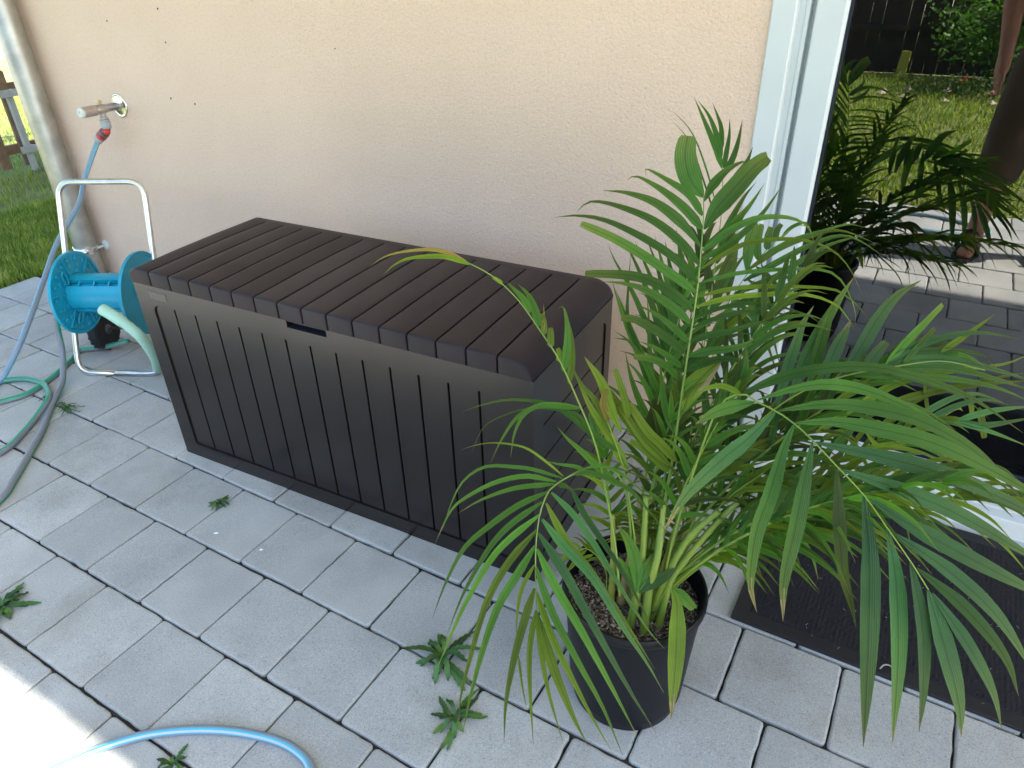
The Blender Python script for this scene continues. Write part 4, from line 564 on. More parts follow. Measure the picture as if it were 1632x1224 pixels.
prof = [(0, .004), (.094, .004), (.098, 0), (.102, .004), (.1045, .03), (.108, .032), (.118, .20), (.121, .235), (.1215, .262), (.127, .264), (.1285, .268), (.1285, .279), (.126, .283), (.1225, .283), (.120, .279), (.1175, .235), (.114, .19), (.0, .19)]
mb.lathe(prof, 72, M=MP)
pp(mb.build('pot', mat('pot_plastic', (.0045, .005, .007), .45, var=.45, vscale=9, detail=9, bump=.06, bscale=60, spec=.25), auto=R(40)))
rr = random.Random(9)
mb = MB(); vs = [(0, 0, .243)]; fs = []
for j in range(1, 9):
    for k in range(40): a = 2 * math.pi * k / 40; r_ = .1185 * j / 8; vs.append((r_ * math.cos(a), r_ * math.sin(a), .236 + .008 * (1 - (j / 8) ** 2) + rr.uniform(-.0015, .0015)))
for k in range(40): fs.append((0, 1 + k, 1 + (k + 1) % 40))
for j in range(7):
    for k in range(40): a = 1 + j * 40 + k; b = 1 + j * 40 + (k + 1) % 40; fs.append((a, a + 40, b + 40, b))
mb.add([MP @ Vector(v) for v in vs], fs, 0, True); soil = pp(mb.build('soil', mat('potting_soil', (.035, .024, .018), .95, var=.4, vscale=120, bump=1, bscale=300)))
# grit: thousands of tiny stones, one part
GM = [mat('grit_a', (.22, .19, .165), .8, var=.3, vscale=90), mat('grit_b', (.11, .08, .065), .9), mat('grit_c', (.40, .38, .35), .7), mat('grit_d', (.17, .13, .10), .85)]
mb = MB(); PHI = (1 + 5 ** .5) / 2
oct_v = [(1, 0, 0), (-1, 0, 0), (0, 1, 0), (0, -1, 0), (0, 0, 1), (0, 0, -1)]; oct_f = [(0, 2, 4), (2, 1, 4), (1, 3, 4), (3, 0, 4), (2, 0, 5), (1, 2, 5), (3, 1, 5), (0, 3, 5)]
for k in range(3400):
    a = rr.uniform(0, 6.283); r_ = .1165 * math.sqrt(rr.random()); s = rr.uniform(.0011, .0031) * (1.5 if rr.random() < .06 else 1); c = PC + Vector((r_ * math.cos(a), r_ * math.sin(a), .238 + .008 * (1 - (r_ / .1185) ** 2) + rr.uniform(0, .003)))
    rot = Matrix.Rotation(rr.uniform(0, 6.28), 3, 'Z') @ Matrix.Rotation(rr.uniform(0, 3), 3, 'X')
    mb.add([c + rot @ Vector((v[0] * s * rr.uniform(.7, 1.3), v[1] * s * rr.uniform(.6, 1.2), v[2] * s * rr.uniform(.6, 1))) for v in oct_v], oct_f, rr.choices([0, 1, 2, 3], [5, 3, 1, 4])[0])
gr_ = pp(mb.build('grit', GM)); tag(gr_, kind='stuff')
LM = [leaf_mat('leaf_green', (.036, .118, .016), (.068, .18, .026)), leaf_mat('leaf_yellowgreen', (.12, .20, .012), (.19, .29, .028), trans=.4), leaf_mat('leaf_bluegreen', (.030, .112, .036), (.066, .178, .050), rough=.4),
      leaf_mat('leaf_fresh', (.062, .18, .02), (.10, .255, .035), trans=.4), leaf_mat('leaf_dry', (.28, .25, .04), (.36, .22, .07), trans=.3), leaf_mat('leaf_olive', (.038, .075, .012), (.08, .13, .015)), leaf_mat('leaf_brown_tip', (.24, .16, .08), (.38, .29, .17), rough=.8, trans=.2)]
STALK = mat('palm_stalk', (.19, .27, .03), .4, col2=(.11, .20, .025), vscale=10)
NV0 = -CF
def set_at(o, av):
    a = o.data.attributes.new('across', 'FLOAT', 'POINT'); a.data.foreach_set('value', [q[0] for q in av]); a = o.data.attributes.new('along', 'FLOAT', 'POINT'); a.data.foreach_set('value', [q[1] for q in av])
def leaflet(b, pts, w, c, e, av, rng):
    n = 16; t_ = lambda q: q / n; C = catmull(pts, n); tot = sum((C[i + 1] - C[i]).length for i in range(n)); j = Vector((rng.uniform(-.3, .3), rng.uniform(-.3, .3), rng.uniform(-.1, .35)))
    Nv = (NV0 + j).normalized(); twist = rng.uniform(-.35, .35); fold = rng.uniform(.10, .26); vs = []; fs = []; ms = []; sub = 5
    for i, p in enumerate(C):
        t = i / n; T_ = (C[min(n, i + 1)] - C[max(0, i - 1)]).normalized(); S = T_.cross(Nv)
        if S.length < .15: S = T_.cross(Vector((0, 0, 1)))
        S.normalize(); UPv = S.cross(T_); S = (S * math.cos(twist * t) + UPv * math.sin(twist * t)); UPv = S.cross(T_)
        base = min(1, .30 + t / .16) if w < .016 else min(1, .10 + (t / .36) ** .75)
        if e == 1: tip = 1 - .28 * max(0, t - .6) / .4 if t < .97 else .55
        elif w > .017: tip = max(.02, 1 - (max(0, t - .45) / .55) ** 1.7)
        else: tip = max(.03, 1 - (max(0, t - .28) / .72) ** 1.35)
        h = w * .5 * base * tip
        for k in range(sub):
            x = (k - 2) / 2; vs.append(p + S * x * h + UPv * (abs(x) * fold * h * 1.6)); av.append((.5 + x * .5 * base * tip, t))
    for i in range(n):
        for k in range(sub - 1):
            a = i * sub + k; fs.append((a, a + 1, a + sub + 1, a + sub)); ms.append(6 if (e == 3 and k == 3 and .35 < t_(i) < .95) or (e == 2 and i + .9 * (k % 2) - (k == 3) * .8 >= n - 1.2 - .9 * (w > .02)) or (e == 0 and i >= n - 1 - (w < .008) and rng.random() < .75) else c)
    m0 = len(b.v); b.v += [tuple(v) for v in vs]
    for f, mi in zip(fs, ms): b.f.append([m0 + q for q in f]); b.m.append(mi); b.sm.append(True)
rng = random.Random(21)
for kind, r0, rach, leaves in PALM['F']:
    RP = [Vector(p) / 1000 for p in rach]; r0 = r0 / 1e4 * .62
    if RP[0].z < .30: RP = [Vector((PC.x + (RP[0].x - PC.x) * .85, PC.y + (RP[0].y - PC.y) * .85, .225))] + RP
    C = catmull(RP, 44); s = MB(); s.tube(C, [max(.0009, r0 * (1 - .78 * i / 44)) for i in range(45)], 8)
    b = MB(); av = []
    for w_, c, e, pts in leaves: leaflet(b, [Vector(p) / 1000 for p in pts], w_ / 1e4, c, e, av, rng)
    fo = pp(b.build('frond', LM)); set_at(fo, av)
    sk = s.build('stalk', STALK); sk.parent = fo
# procedural fronds that fill the heart of the plant
def auto_frond(p0, p1, p2, nl, length, w_, cols, droop, ang=50, seed=0, start=.35, r0=.0032):
    rg = random.Random(seed); A, B_, C_ = Vector(p0), Vector(p1), Vector(p2); C = [A * (1 - t) ** 2 + B_ * 2 * t * (1 - t) + C_ * t * t for t in [i / 40 for i in range(41)]]
    s = MB(); s.tube(C, [max(.0007, r0 * (1 - .8 * i / 40)) for i in range(41)], 8); b = MB(); av = []
    for k in range(nl):
        t = start + (1 - start) * (k + .5) / nl; i = int(t * 40); T_ = (C[min(40, i + 1)] - C[max(0, i - 1)]).normalized(); S = T_.cross(Vector((0, 0, 1)));
        if S.length < .3: S = T_.cross(NV0)
        S.normalize(); U = S.cross(T_)
        for sg in (-1, 1):
            a = R(ang * (1.1 - .75 * t) + rg.uniform(-8, 8)); D = (T_ * math.cos(a) + S * sg * math.sin(a) + U * rg.uniform(.0, .35)).normalized(); l = length * math.sin(math.pi * (.25 + .62 * (t - start) / (1 - start))) * rg.uniform(.8, 1.15)
            P = [C[i], C[i] + D * l * .35 + Vector((0, 0, -droop * l * .05)), C[i] + D * l * .7 + Vector((0, 0, -droop * l * .28)), C[i] + D * l + Vector((0, 0, -droop * l * .62))]
            P = [Vector((q.x, min(q.y, .765), max(q.z, .02))) for q in P]
            leaflet(b, P, w_ * rg.uniform(.75, 1.15), rg.choice(cols), 0, av, rg)
    fo = pp(b.build('frond', LM)); set_at(fo, av); sk = s.build('stalk', STALK); sk.parent = fo
X, Y = PC.x, PC.y
AF = [  # p0, ctrl, tip, leaflets, leaf length, width, colours, droop
 ((X, Y + .03, .23), (X + .02, Y + .10, .60), (X + .16, Y + .22, .86), 12, .20, .011, (0, 5), .7),
 ((X + .02, Y + .04, .23), (X + .10, Y + .14, .55), (X + .34, Y + .28, .70), 14, .22, .011, (0, 5, 3), .8),
 ((X + .03, Y + .02, .23), (X + .14, Y + .08, .50), (X + .42, Y + .14, .60), 14, .22, .012, (0, 1), .8),
 ((X - .01, Y + .03, .23), (X - .05, Y + .12, .55), (X - .02, Y + .22, .80), 11, .17, .011, (0, 3), .6),
 ((X + .01, Y + .01, .23), (X + .04, Y + .05, .50), (X + .12, Y + .08, .72), 11, .16, .012, (0, 3, 5), .6),
 ((X + .0, Y + .02, .23), (X - .02, Y + .05, .45), (X + .02, Y + .10, .66), 10, .14, .012, (3, 5), .5),
 ((X + .03, Y + .03, .23), (X + .12, Y + .12, .42), (X + .40, Y + .26, .42), 14, .19, .010, (0, 1, 3), .9),
 ((X + .03, Y + .01, .23), (X + .10, Y + .06, .40), (X + .28, Y + .12, .44), 12, .16, .011, (1, 3), .8),
 ((X + .02, Y + .05, .23), (X + .06, Y + .15, .45), (X + .18, Y + .30, .55), 12, .17, .010, (0, 5), .7),
 ((X + .04, Y + .02, .23), (X + .16, Y + .12, .48), (X + .52, Y + .26, .50), 14, .20, .010, (0, 1), .9),
  ((X - .03, Y + .02, .23), (X - .07, Y + .03, .42), (X - .10, Y + .05, .56), 9, .12, .010, (3, 1), .6),
 ((X + .01, Y + .05, .23), (X - .02, Y + .20, .55), (X - .06, Y + .40, .78), 14, .19, .011, (0, 5), .7),
 ((X + .02, Y + .05, .23), (X + .05, Y + .22, .50), (X + .08, Y + .46, .68), 15, .20, .011, (0, 5), .8),
 ((X + .03, Y + .05, .23), (X + .12, Y + .22, .48), (X + .24, Y + .45, .58), 15, .20, .011, (0, 5), .9),
 ((X + .03, Y + .04, .23), (X + .16, Y + .20, .46), (X + .40, Y + .38, .54), 15, .20, .010, (0, 1), .9),
 ((X - .0, Y + .05, .23), (X - .04, Y + .16, .42), (X - .04, Y + .34, .56), 13, .16, .011, (0, 5), .8),
 ((X + .03, Y + .0, .23), (X + .16, Y + .04, .52), (X + .40, Y + .02, .66), 15, .18, .009, (0, 3), .8),
]
for i, a in enumerate(AF): auto_frond(*a, seed=40 + i)
CANE = [mat('cane_green', (.20, .27, .03), .4, col2=(.13, .21, .03), vscale=14), mat('cane_yellow', (.33, .30, .05), .42, col2=(.22, .25, .04), vscale=18), mat('cane_tan', (.36, .24, .10), .6, col2=(.20, .17, .05), vscale=22, bump=.3, bscale=120)]
for pts, r_, k in PALM['S']:
    C = [Vector(p) / 1000 for p in pts]; C = [Vector((C[0].x, C[0].y, .225))] + C; C = catmull(C, 24); r_ /= 1000; b = MB(); b.tube(C, [r_ * (1.15 - .5 * i / 24 + (.12 if i % 6 == 0 else 0)) for i in range(25)], 12); pp(b.build('cane', CANE[k]))
b = MB(); b.lathe([(.0, 0)], 3) if False else None
b = MB(); tie = [PC + Vector((.004 + .052 * math.cos(a), -.012 + .028 * math.sin(a), .262 + .004 * math.cos(a * 2))) for a in [2 * math.pi * k / 40 for k in range(40)]]; b.tube(tie, .0018, 6, closed=True); pp(b.build('tie_ring', BLACKPL))
# dry sheaths at the foot of the canes
b = MB(); av = []
for k in range(7):
    x = PC.x - .02 + rng.uniform(-.045, .05); y = PC.y - .0 + rng.uniform(-.03, .03); p = Vector((x, y, .238)); d = Vector((rng.uniform(-.02, .02), rng.uniform(-.02, .01), rng.uniform(.03, .06)))
    leaflet(b, [p, p + d * .5, p + d], .012, 6, 0, av, rng)
fo = pp(b.build('dry_sheath', [mat('brown_sheath%d' % i, (.22, .085, .04), .85, var=.3, vscale=60) for i in range(1)] * 7)); 
# ------------------------------------------------------------------ WEEDS in the joints
WM = [leaf_mat('weed_dark', (.035, .10, .032), (.07, .155, .05), rough=.6, trans=.2), leaf_mat('weed_light', (.06, .13, .03), (.10, .18, .04), rough=.6, trans=.25)]
def lobed(b, base, dirv, l, w_, lift, mi, rg):
    n = 14; S = Vector((-dirv.y, dirv.x, 0)); vs = []; bend = rg.uniform(-.35, .35)
    for i in range(n + 1):
        t = i / n; p = base + dirv * l * t + S * bend * l * t * t + Vector((0, 0, lift * l * math.sin(math.pi * min(1, t * 1.15)) + .003)); env = (math.sin(math.pi * min(1, .12 + t * .88)) ** .7) * (.45 + .75 * t); lob = 1 if i % 2 else .68
        h = w_ * .5 * env * lob + .0006; vs += [p - S * h + Vector((0, 0, rg.uniform(0, .003))), p, p + S * h + Vector((0, 0, rg.uniform(0, .003)))]
    fs = []
    for i in range(n):
        for k in range(2): a = i * 3 + k; fs.append((a, a + 1, a + 4, a + 3))
    b.add(vs, fs, mi, True)
def weed(x, y, size, nl, label, seed, stretch=(1, 1), thin=1):
    rg = random.Random(seed); root = empty('weed', (x, y, 0), label, 'weed', 'weeds growing in the paving joints')
    for q in range(2):
        b = MB()
        for k in range(nl // 2):
            a = 2 * math.pi * (k + .5 * q) / (nl // 2) + rg.uniform(-.35, .35); d = Vector((math.cos(a) * stretch[0], math.sin(a) * stretch[1], 0)); l = size * rg.uniform(.55, 1.1) * d.length; d.normalize()
            lobed(b, Vector((rg.uniform(-.006, .006), rg.uniform(-.004, .004), .001)), d, l * (1 if q == 0 else .7), size * .19 * thin, rg.uniform(.02, .16) if q == 0 else rg.uniform(.15, .4), rg.choice([0, 0, 1]), rg)
        o = b.build('leaves' if q == 0 else 'young_leaves', WM, root)
    return root
weed(.684, -.186, .085, 18, 'largest dandelion weed, spread flat on the pavers left of the palm', 1)
weed(.780, -.285, .064, 18, 'bushy weed in a joint directly left of the pot, below the largest one', 2, (1, 1.1))
weed(-.112, -.076, .048, 12, 'small dandelion weed in a joint in front of the brown box', 3, (.7, 1.1))
weed(-.262, -.560, .088, 18, 'dark dandelion weed cut by the left edge of the photo', 4)
weed(.383, -.612, .042, 8, 'tiny weed beside the striped hose at the bottom edge', 5, thin=1.2)
weed(-.925, .0, .05, 22, 'tufted fine weed under the crossing hoses', 6, (1.25, .7), .4)
weed(-1.04, .01, .045, 14, 'sparse weed just behind the green hose', 7, (.9, .8), .35)
# petals and fluff on the pavers
for (x, y, s, l) in ((-.03, -.16, .008, 'white petal on the paver below the box'), (.115, -.146, .006, 'second white fleck on a paver in front of the box')):
    b = MB(); b.add([(-s, 0, .0025), (0, s * .35, .005), (s, .0005, .003), (0, -s * .3, .0028)], [(0, 3, 1), (3, 2, 1)], 0, True); o = b.build('petal', mat('petal_white', (.8, .82, .85), .6)); o.location = (x, y, 0); o.rotation_euler = (0, 0, .5); tag(o, l, 'petal')
# plastic bottle half hidden behind the palm
bt = empty('plastic_bottle', (.885, .545, 0), 'clear plastic bottle with blue label glimpsed behind the palm stems', 'bottle')
PL = bpy.data.materials.new('clear_plastic'); PL.use_nodes = True; p = PL.node_tree.nodes['Principled BSDF']; p.inputs['Base Color'].default_value = (.8, .85, .88, 1); p.inputs['Roughness'].default_value = .12; p.inputs['Transmission Weight'].default_value = .85; p.inputs['IOR'].default_value = 1.2
b = MB(); b.lathe([(0, .002), (.028, .002), (.031, .01), (.031, .045), (.0295, .05), (.0295, .11), (.031, .115), (.031, .135), (.014, .175), (.013, .19)], 32); b.build('bottle_body', PL, bt)
b = MB(); b.lathe([(.0305, .052), (.0305, .108)], 32); b.build('label', mat('bottle_label', (.02, .22, .55), .35, col2=(.5, .65, .8), vscale=30), bt)
b = MB(); b.lathe([(.0142, .186), (.0142, .2), (0, .2)], 24); b.build('cap', mat('bottle_cap', (.03, .25, .6), .4), bt)
# ------------------------------------------------------------------ GRASS
def grass(name, boxes, nb, h, label, seed, wd=.0028):
    rg = random.Random(seed); v = []; f = []
    for q in range(nb):
        x0, x1, y0, y1 = boxes[q % len(boxes)]; x = rg.uniform(x0, x1); y = rg.uniform(y0, y1); a = rg.uniform(0, 6.283); hh = h * rg.uniform(.45, 1.2); l = hh * rg.uniform(.1, .8); c, s = math.cos(a), math.sin(a); n = len(v); w_ = wd * rg.uniform(.6, 1.3)
        v += [(x - s * w_, y + c * w_, -.012), (x + s * w_, y - c * w_, -.012), (x + c * l * .4 + s * w_ * .7, y + s * l * .4 - c * w_ * .7, hh * .6 - .01), (x + c * l * .4 - s * w_ * .7, y + s * l * .4 + c * w_ * .7, hh * .6 - .01), (x + c * l, y + s * l, hh - .01)]
        f += [(n, n + 1, n + 2, n + 3), (n + 3, n + 2, n + 4)]
    me = bpy.data.meshes.new(name); me.from_pydata(v, [], f); o = new(name, me, None, GRASSM); return tag(o, label, 'grass', kind='stuff')
GRASSM = leaf_mat('grass_green', (.15, .24, .04), (.33, .38, .09), rough=.6, trans=.3, isl=(.6, 1.25))
grass('lawn_grass', [(-3.2, -2.14, .0, 2.1), (-7.4, -2.14, .4, 5.2)], 80000, .045, 'short green lawn grass beyond the left edge of the pavers', 1)
grass('lawn_grass', [(-.9, 3.2, -6.2, -1.8)], 30000, .05, 'sunlit lawn grass behind the photographer, mirrored in the glass door', 2, .006)
# ------------------------------------------------------------------ LEFT GARDEN FENCE
def fence(name, x0, y0, x1, y1, h, rails, step, pw, mp, label, z0=.03, post=None):
    A = Vector((x0, y0, 0)); B = Vector((x1, y1, 0)); L = (B - A).length; d = (B - A).normalized(); ang = math.atan2(d.y, d.x); root = empty(name, (x0, y0, 0), label, 'fence', rz=ang); rg = random.Random(8)
    k = 0; x = 0
    while x < L:
        b = MB(); t = rg.uniform(-.006, .006); b.add([(x, -.012, z0), (x + pw, -.012, z0), (x + pw + t, -.012, h - .03), (x + pw / 2 + t, -.012, h), (x + t, -.012, h - .03), (x, .008, z0), (x + pw, .008, z0), (x + pw + t, .008, h - .03), (x + pw / 2 + t, .008, h), (x + t, .008, h - .03)],
              [(0, 1, 2, 3, 4), (9, 8, 7, 6, 5), (0, 5, 6, 1), (1, 6, 7, 2), (2, 7, 8, 3), (3, 8, 9, 4), (4, 9, 5, 0)]); b.build('picket', mp, root); x += step; k += 1
    for z in rails:
        b = MB(); b.box(0, L, *((.009, .038) if name != 'board_fence' else (.009, .045)), z - .03, z + .03, .004); b.build('rail', mp, root)
    return root
fl_ = fence('picket_fence', -4.04, -1.2, -4.04, 4.6, .64, (.14, .51), .15, .062, WOODF, 'low weathered brown picket fence behind the zinc downpipe')
po = empty('fence_post', (-3.99, 1.68, 0), 'slim pale grey metal post bracketed to the brown picket fence', 'post')
b = MB(); b.box(-.017, .017, -.017, .017, 0, .50, .003); b.build('shaft', POSTG, po)
for z in (.14, .49):
    b = MB(); b.box(.0225, .032, -.06, .05, z - .022, z + .022, .002); b.box(-.02, .03, .024, .034, z - .02, z + .02, .002); b.build('bracket', POSTG, po)
# ------------------------------------------------------------------ BACK GARDEN seen in the glass
fence('board_fence', -4.5, -6.15, 7.5, -6.7, 1.35, (.42, .86), .118, .1165, WOODD, 'dark vertical board fence across the back garden, mirrored in the glass', z0=0)
BM = [leaf_mat('bush_leaf', (.045, .12, .02), (.09, .20, .03), rough=.5, trans=.3), leaf_mat('bush_leaf_dark', (.02, .06, .015), (.04, .09, .02), rough=.6, trans=.2)]
def bush(name, x, y, h, r, nl, label, cat, seed, mi, leaf=.05, zc=.55, trunk=True):
    rg = random.Random(seed); root = empty(name, (x, y, 0), label, cat); b = MB(); cl = [(Vector((rg.gauss(0, r * .5), rg.gauss(0, r * .45), h * zc + rg.uniform(-.5, .45) * h * .8 * (1 - zc * .4))), rg.uniform(.25, .5) * r) for _ in range(16)]
    for k in range(nl):
        c, cr = rg.choice(cl); v = Vector((rg.gauss(0, 1), rg.gauss(0, 1), rg.gauss(0, 1))).normalized() * cr * rg.uniform(.5, 1.05); p = c + v; p.z = max(.03, p.z); a = Vector((rg.gauss(0, 1), rg.gauss(0, 1), rg.gauss(0, .6))).normalized(); s_ = a.cross(Vector((rg.gauss(0, 1), rg.gauss(0, 1), rg.gauss(0, 1)))).normalized(); l = leaf * rg.uniform(.6, 1.3)
        b.add([p, p + a * l * .5 + s_ * l * .25, p + a * l, p + a * l * .5 - s_ * l * .25], [(0, 1, 2, 3)])
    b.build('crown', BM[mi], root)
    b = MB()
    for k in range(5): b.tube(catmull([(0, 0, 0), (rg.uniform(-.1, .1), rg.uniform(-.1, .1), h * .3), (rg.gauss(0, r * .4), rg.gauss(0, r * .4), h * .75)], 8), [.035 * h / 2 * (1 - .1 * i) for i in range(9)], 7)
    b.build('trunk', WOODD, root); return root
bush('garden_shrub', 1.72, -5.75, .95, .62, 5200, 'leafy sunlit shrub before the dark fence, mirrored at upper right', 'shrub', 3, 0, .055)
bush('garden_tree', -3.95, .35, 3.6, 1.55, 5200, 'leafy tree added out of view beside the house to shade the side lawn', 'tree', 77, 0, .13, zc=.8)  # unseen tree, added to cast shade on the lawn around the picket fence
k = 0
for (x, y, h, r, lab) in ((-3.4, -8.3, 3.4, 1.3, 'tall dark tree furthest left behind the board fence'), (-1.2, -8.6, 3.8, 1.5, 'dark tree behind the board fence, second from the left'), (1.2, -8.5, 3.6, 1.4, 'dark tree in the middle behind the board fence'), (3.4, -8.8, 4.0, 1.6, 'dark tree behind the board fence, second from the right'), (5.9, -8.6, 3.6, 1.5, 'tall dark tree furthest right behind the board fence')):
    bush('garden_tree', x, y, h, r, 2600, lab, 'tree', 30 + k, 1, .16); k += 1
# stone edged flower bed on the lawn
bed = empty('flower_bed', (1.3, -5.1, 0), 'small flower bed edged with rough pale stones on the lawn', 'flower bed'); rg = random.Random(5)
for j in range(11):
    a = math.pi * 2 * j / 11; b = MB(); s = rg.uniform(.03, .05); c = Vector((.62 * math.cos(a), .26 * math.sin(a), .02)); b.add([c + Vector((v[0] * s * rg.uniform(.8, 1.4), v[1] * s, v[2] * s * .7)) for v in oct_v], oct_f, 0, False); b.build('edging_stone', GRAVEL, bed)
b = MB(); 
for j in range(260):
    p = Vector((rg.gauss(0, .25), rg.gauss(0, .1), rg.uniform(.02, .2))); a = Vector((rg.gauss(0, 1), rg.gauss(0, 1), rg.gauss(0, 1))).normalized(); s_ = a.cross(Vector((0, .3, 1))).normalized(); b.add([p, p + a * .02 + s_ * .01, p + a * .045, p + a * .02 - s_ * .01], [(0, 1, 2, 3)], 0 if j % 22 else 1)
b.build('planting', [BM[1], REDPL], bed)
# yellow garden toy by the fence
ty = MB(); ty.box(-.10, .10, -.03, .03, .0, .50, .02); ty.box(-.16, .16, -.10, .10, 0, .06, .02); o = ty.build('garden_toy', mat('yellow_plastic', (.36, .34, .03), .6)); o.scale = (.45, .45, .5); o.location = (.75, -6.05, 0); o.rotation_euler = (R(12), 0, .2); tag(o, 'yellow plastic slide shaped toy standing before the dark fence', 'toy')
# ------------------------------------------------------------------ PHOTOGRAPHER (seen only in the glass)
person = empty('person', (1.66, -1.2, 0), 'person in dark t-shirt and brown shorts mirrored in the glass door, arm hanging', 'person')
PB = Vector((1.66, -1.2, 0))
def skin(name, chains, m, par, sub=2):
    me = bpy.data.meshes.new(name); verts = []; edges = []; rad = []; idx = {}
    for ch in chains:
        prev = None
        for (p, r) in ch:
            key = tuple(round(c, 4) for c in p)
            if key not in idx: idx[key] = len(verts); verts.append(p); rad.append(r)
            if prev is not None and prev != idx[key]: edges.append((prev, idx[key]))
            prev = idx[key]
    me.from_pydata(verts, edges, []); o = new(name, me, par, m); md = o.modifiers.new('s', 'SKIN'); md.use_smooth_shade = True
    for i, r in enumerate(rad): rr2 = r if isinstance(r, tuple) else (r, r); me.skin_vertices[0].data[i].radius = rr2
    me.skin_vertices[0].data[0].use_root = True
    sb = o.modifiers.new('u', 'SUBSURF'); sb.levels = sub; sb.render_levels = sub; return o
# local frame: person faces +y, photographer's left is -x
pel = (0, 0, .93)
LH = [((-.21, .02, 1.36), .052), ((-.26, .03, 1.08), .043), ((-.235, .12, .90), .032), ((-.23, .15, .84), .026), ((-.23, .165, .79), .034)]
hand = []
for k, (dx, l) in enumerate(((-.026, .060), (-.009, .072), (.009, .068), (.025, .052))):
    hand.append([((-.23, .165, .79), .034), ((-.23 + dx * .35, .172 + dx, .755), .010), ((-.225 + dx * .2, .178 + dx, .755 - l * .5), .009), ((-.215, .178 + dx, .755 - l * .85), .0075)])
hand.append([((-.23, .165, .79), .034), ((-.222, .200, .775), .010), ((-.215, .215, .745), .008)])
RHW = (-.265, .262, 1.235)        # right hand reaching across to hold the phone at the camera
RA = [((.21, .02, 1.36), .052), ((.17, .20, 1.16), .043), ((-.10, .20, 1.20), .033), ((-.205, .205, 1.215), .027), ((-.25, .205, 1.225), .030)]
rh = []
for k, dz in enumerate((.028, .010, -.008, -.024)):
    rh.append([((-.25, .205, 1.225), .030), ((-.285, .212, 1.225 + dz), .009), ((-.315, .226, 1.225 + dz), .0085), ((-.335, .232, 1.225 + dz * .9), .007)])
rh.append([((-.25, .205, 1.225), .030), ((-.265, .19, 1.262), .009), ((-.30, .195, 1.272), .008)])
legs = [[(pel, (.145, .11)), ((-.095, 0, .86), .088), ((-.115, .015, .50), .060), ((-.12, .0, .34), .056), ((-.13, -.01, .10), .038), ((-.13, .0, .055), .04), ((-.145, .09, .035), .040), ((-.155, .165, .028), .030)],
        [(pel, (.145, .11)), ((.095, 0, .86), .088), ((.115, .01, .50), .060), ((.12, -.01, .34), .056), ((.13, -.03, .10), .038), ((.13, -.02, .055), .04), ((.145, .07, .035), .040), ((.155, .145, .028), .030)]]
torso = [[(pel, (.145, .11)), ((0, 0, 1.12), (.135, .10)), ((0, 0, 1.32), (.16, .105)), ((0, .0, 1.42), (.10, .08)), ((0, .01, 1.49), .052), ((0, .03, 1.57), .072), ((0, .035, 1.65), .085), ((0, .02, 1.72), .06)]]
arms = [[((0, 0, 1.32), (.16, .105)), ((-.17, 0, 1.40), .062)] + LH, [((0, 0, 1.32), (.16, .105)), ((.17, 0, 1.40), .062)] + RA]
body = skin('body', torso + legs + arms + hand + rh, SKIN, person)
# face details sit on the continuous body
b = MB(); b.lathe([(0, .012), (.008, .006), (.012, -.01), (0, -.016)], 12, M=Matrix.Translation((0, .122, 1.615)) @ Matrix.Rotation(R(0), 4, 'X')); b.build('nose', SKIN, person)
for s in (-1, 1):
    b = MB(); b.lathe([(0, .008), (.011, 0), (0, -.008)], 14, M=Matrix.Translation((s * .031, .108, 1.64))); b.build('eye', mat('eye', (.5, .5, .5), .2), person)
    b = MB(); b.tube([(s * .083, .035, 1.655), (s * .092, .03, 1.635), (s * .085, .035, 1.605)], .010, 8); b.build('ear', SKIN, person)
b = MB(); b.tube([(-.024, .112, 1.578), (0, .118, 1.576), (.024, .112, 1.578)], .004, 8); b.build('mouth', mat('lips', (.4, .14, .11), .5), person)
HAIR = mat('hair', (.05, .035, .025), .8, var=.3, vscale=80, bump=.6, bscale=200)
hc = MB(); vs = []; 
for i in range(11):
    for j in range(20):
        th = math.pi * .62 * i / 10; ph = 2 * math.pi * j / 20; q_ = Vector((.094 * math.sin(th) * math.cos(ph), .108 * math.sin(th) * math.sin(ph), .098 * math.cos(th))); 
        if q_.y > .05 and q_.z < .045: q_.z = .045
        vs.append(q_ + Vector((0, .022, 1.668)))
hc.add(vs, [(i * 20 + j, i * 20 + (j + 1) % 20, (i + 1) * 20 + (j + 1) % 20, (i + 1) * 20 + j) for i in range(10) for j in range(20)], 0, True); hc.build('hair', HAIR, person)
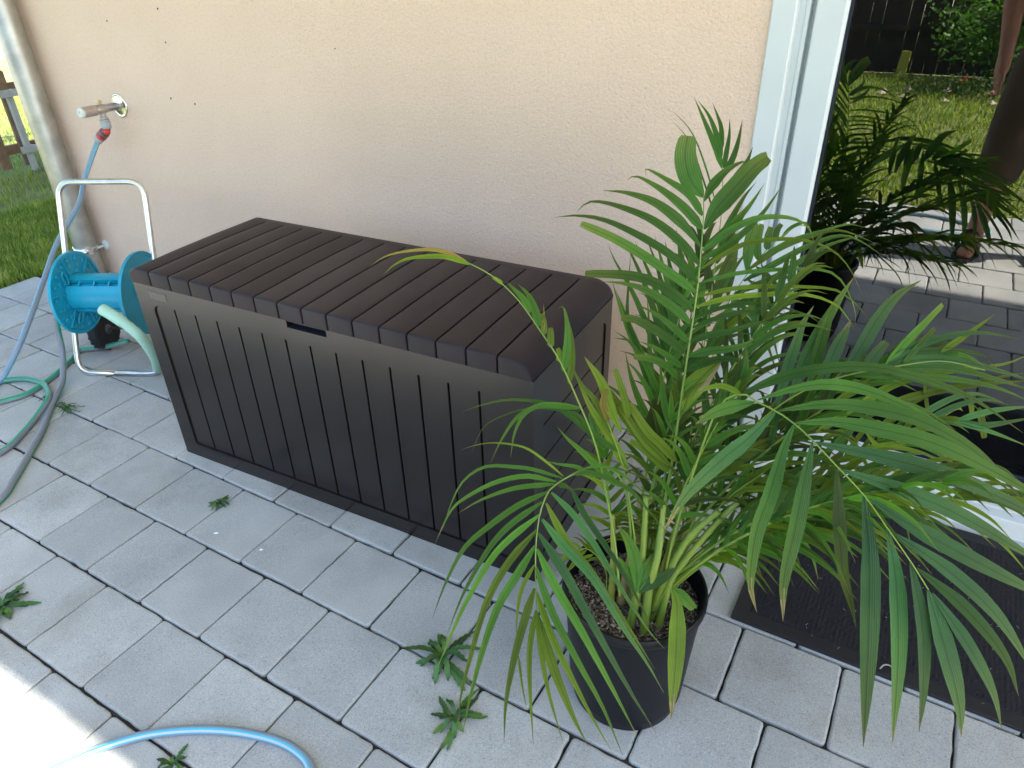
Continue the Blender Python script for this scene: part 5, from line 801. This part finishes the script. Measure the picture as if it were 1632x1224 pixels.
SHIRT = mat('dark_cotton', (.02, .022, .03), .9); SHORT = mat('brown_cotton', (.10, .075, .05), .9, var=.15, vscale=8)
skin('t_shirt', [[((0, 0, .90), (.165, .13)), ((0, 0, 1.12), (.155, .12)), ((0, 0, 1.33), (.178, .122)), ((0, 0, 1.42), (.115, .093))], [((0, 0, 1.33), (.178, .122)), ((-.175, 0, 1.40), .076), ((-.215, .02, 1.33), .070), ((-.24, .025, 1.20), .064)], [((0, 0, 1.33), (.178, .122)), ((.175, 0, 1.40), .076), ((.215, .03, 1.33), .070), ((.195, .11, 1.24), .064)]], SHIRT, person)
skin('shorts', [[((0, 0, .95), (.155, .122)), ((0, 0, .86), (.16, .125)), ((-.10, .003, .76), .105), ((-.115, .012, .50), .098), ((-.12, .008, .30), .092)], [((0, 0, .86), (.16, .125)), ((.10, .003, .76), .105), ((.115, .01, .50), .098), ((.12, .0, .30), .092)]], SHORT, person)
for s, yo in ((-1, 0), (1, -.02)):
    b = MB(); pts = [(s * .13, -.045 + yo), (s * .105, .0 + yo), (s * .10, .10 + yo), (s * .135, .19 + yo), (s * .175, .20 + yo), (s * .20, .12 + yo), (s * .18, .0 + yo), (s * .165, -.045 + yo)]
    if s < 0: pts = pts[::-1]
    n = len(pts); b.add([(x, y, .001) for x, y in pts] + [(x, y, .018) for x, y in pts], [tuple(range(n))[::-1], tuple(range(n, 2 * n))] + [(i, (i + 1) % n, n + (i + 1) % n, n + i) for i in range(n)])
    for yy, zt in ((.115, .075), (.02, .10)):
        b.tube(catmull([(s * .10, yy + yo, .015), (s * .115, yy + yo, zt * .8), (s * .145, yy + yo, zt), (s * .175, yy + yo, zt * .8), (s * .19, yy + yo, .015)], 12), .009, 8)
    b.build('sandal', BLACKPL, person)
# phone held just behind the viewpoint
ph = MB(); ph.box(-.078, .078, -.037, .037, -.0085, 0, .003); po_ = ph.build('phone', BLACKPL); M3 = cam.matrix_world.copy(); po_.matrix_world = Matrix.Translation(-0.0 * CF) @ M3 @ Matrix.Translation((.045, -.02, .012)); tag(po_, 'black phone held up in front of the person mirrored in the door', 'phone')
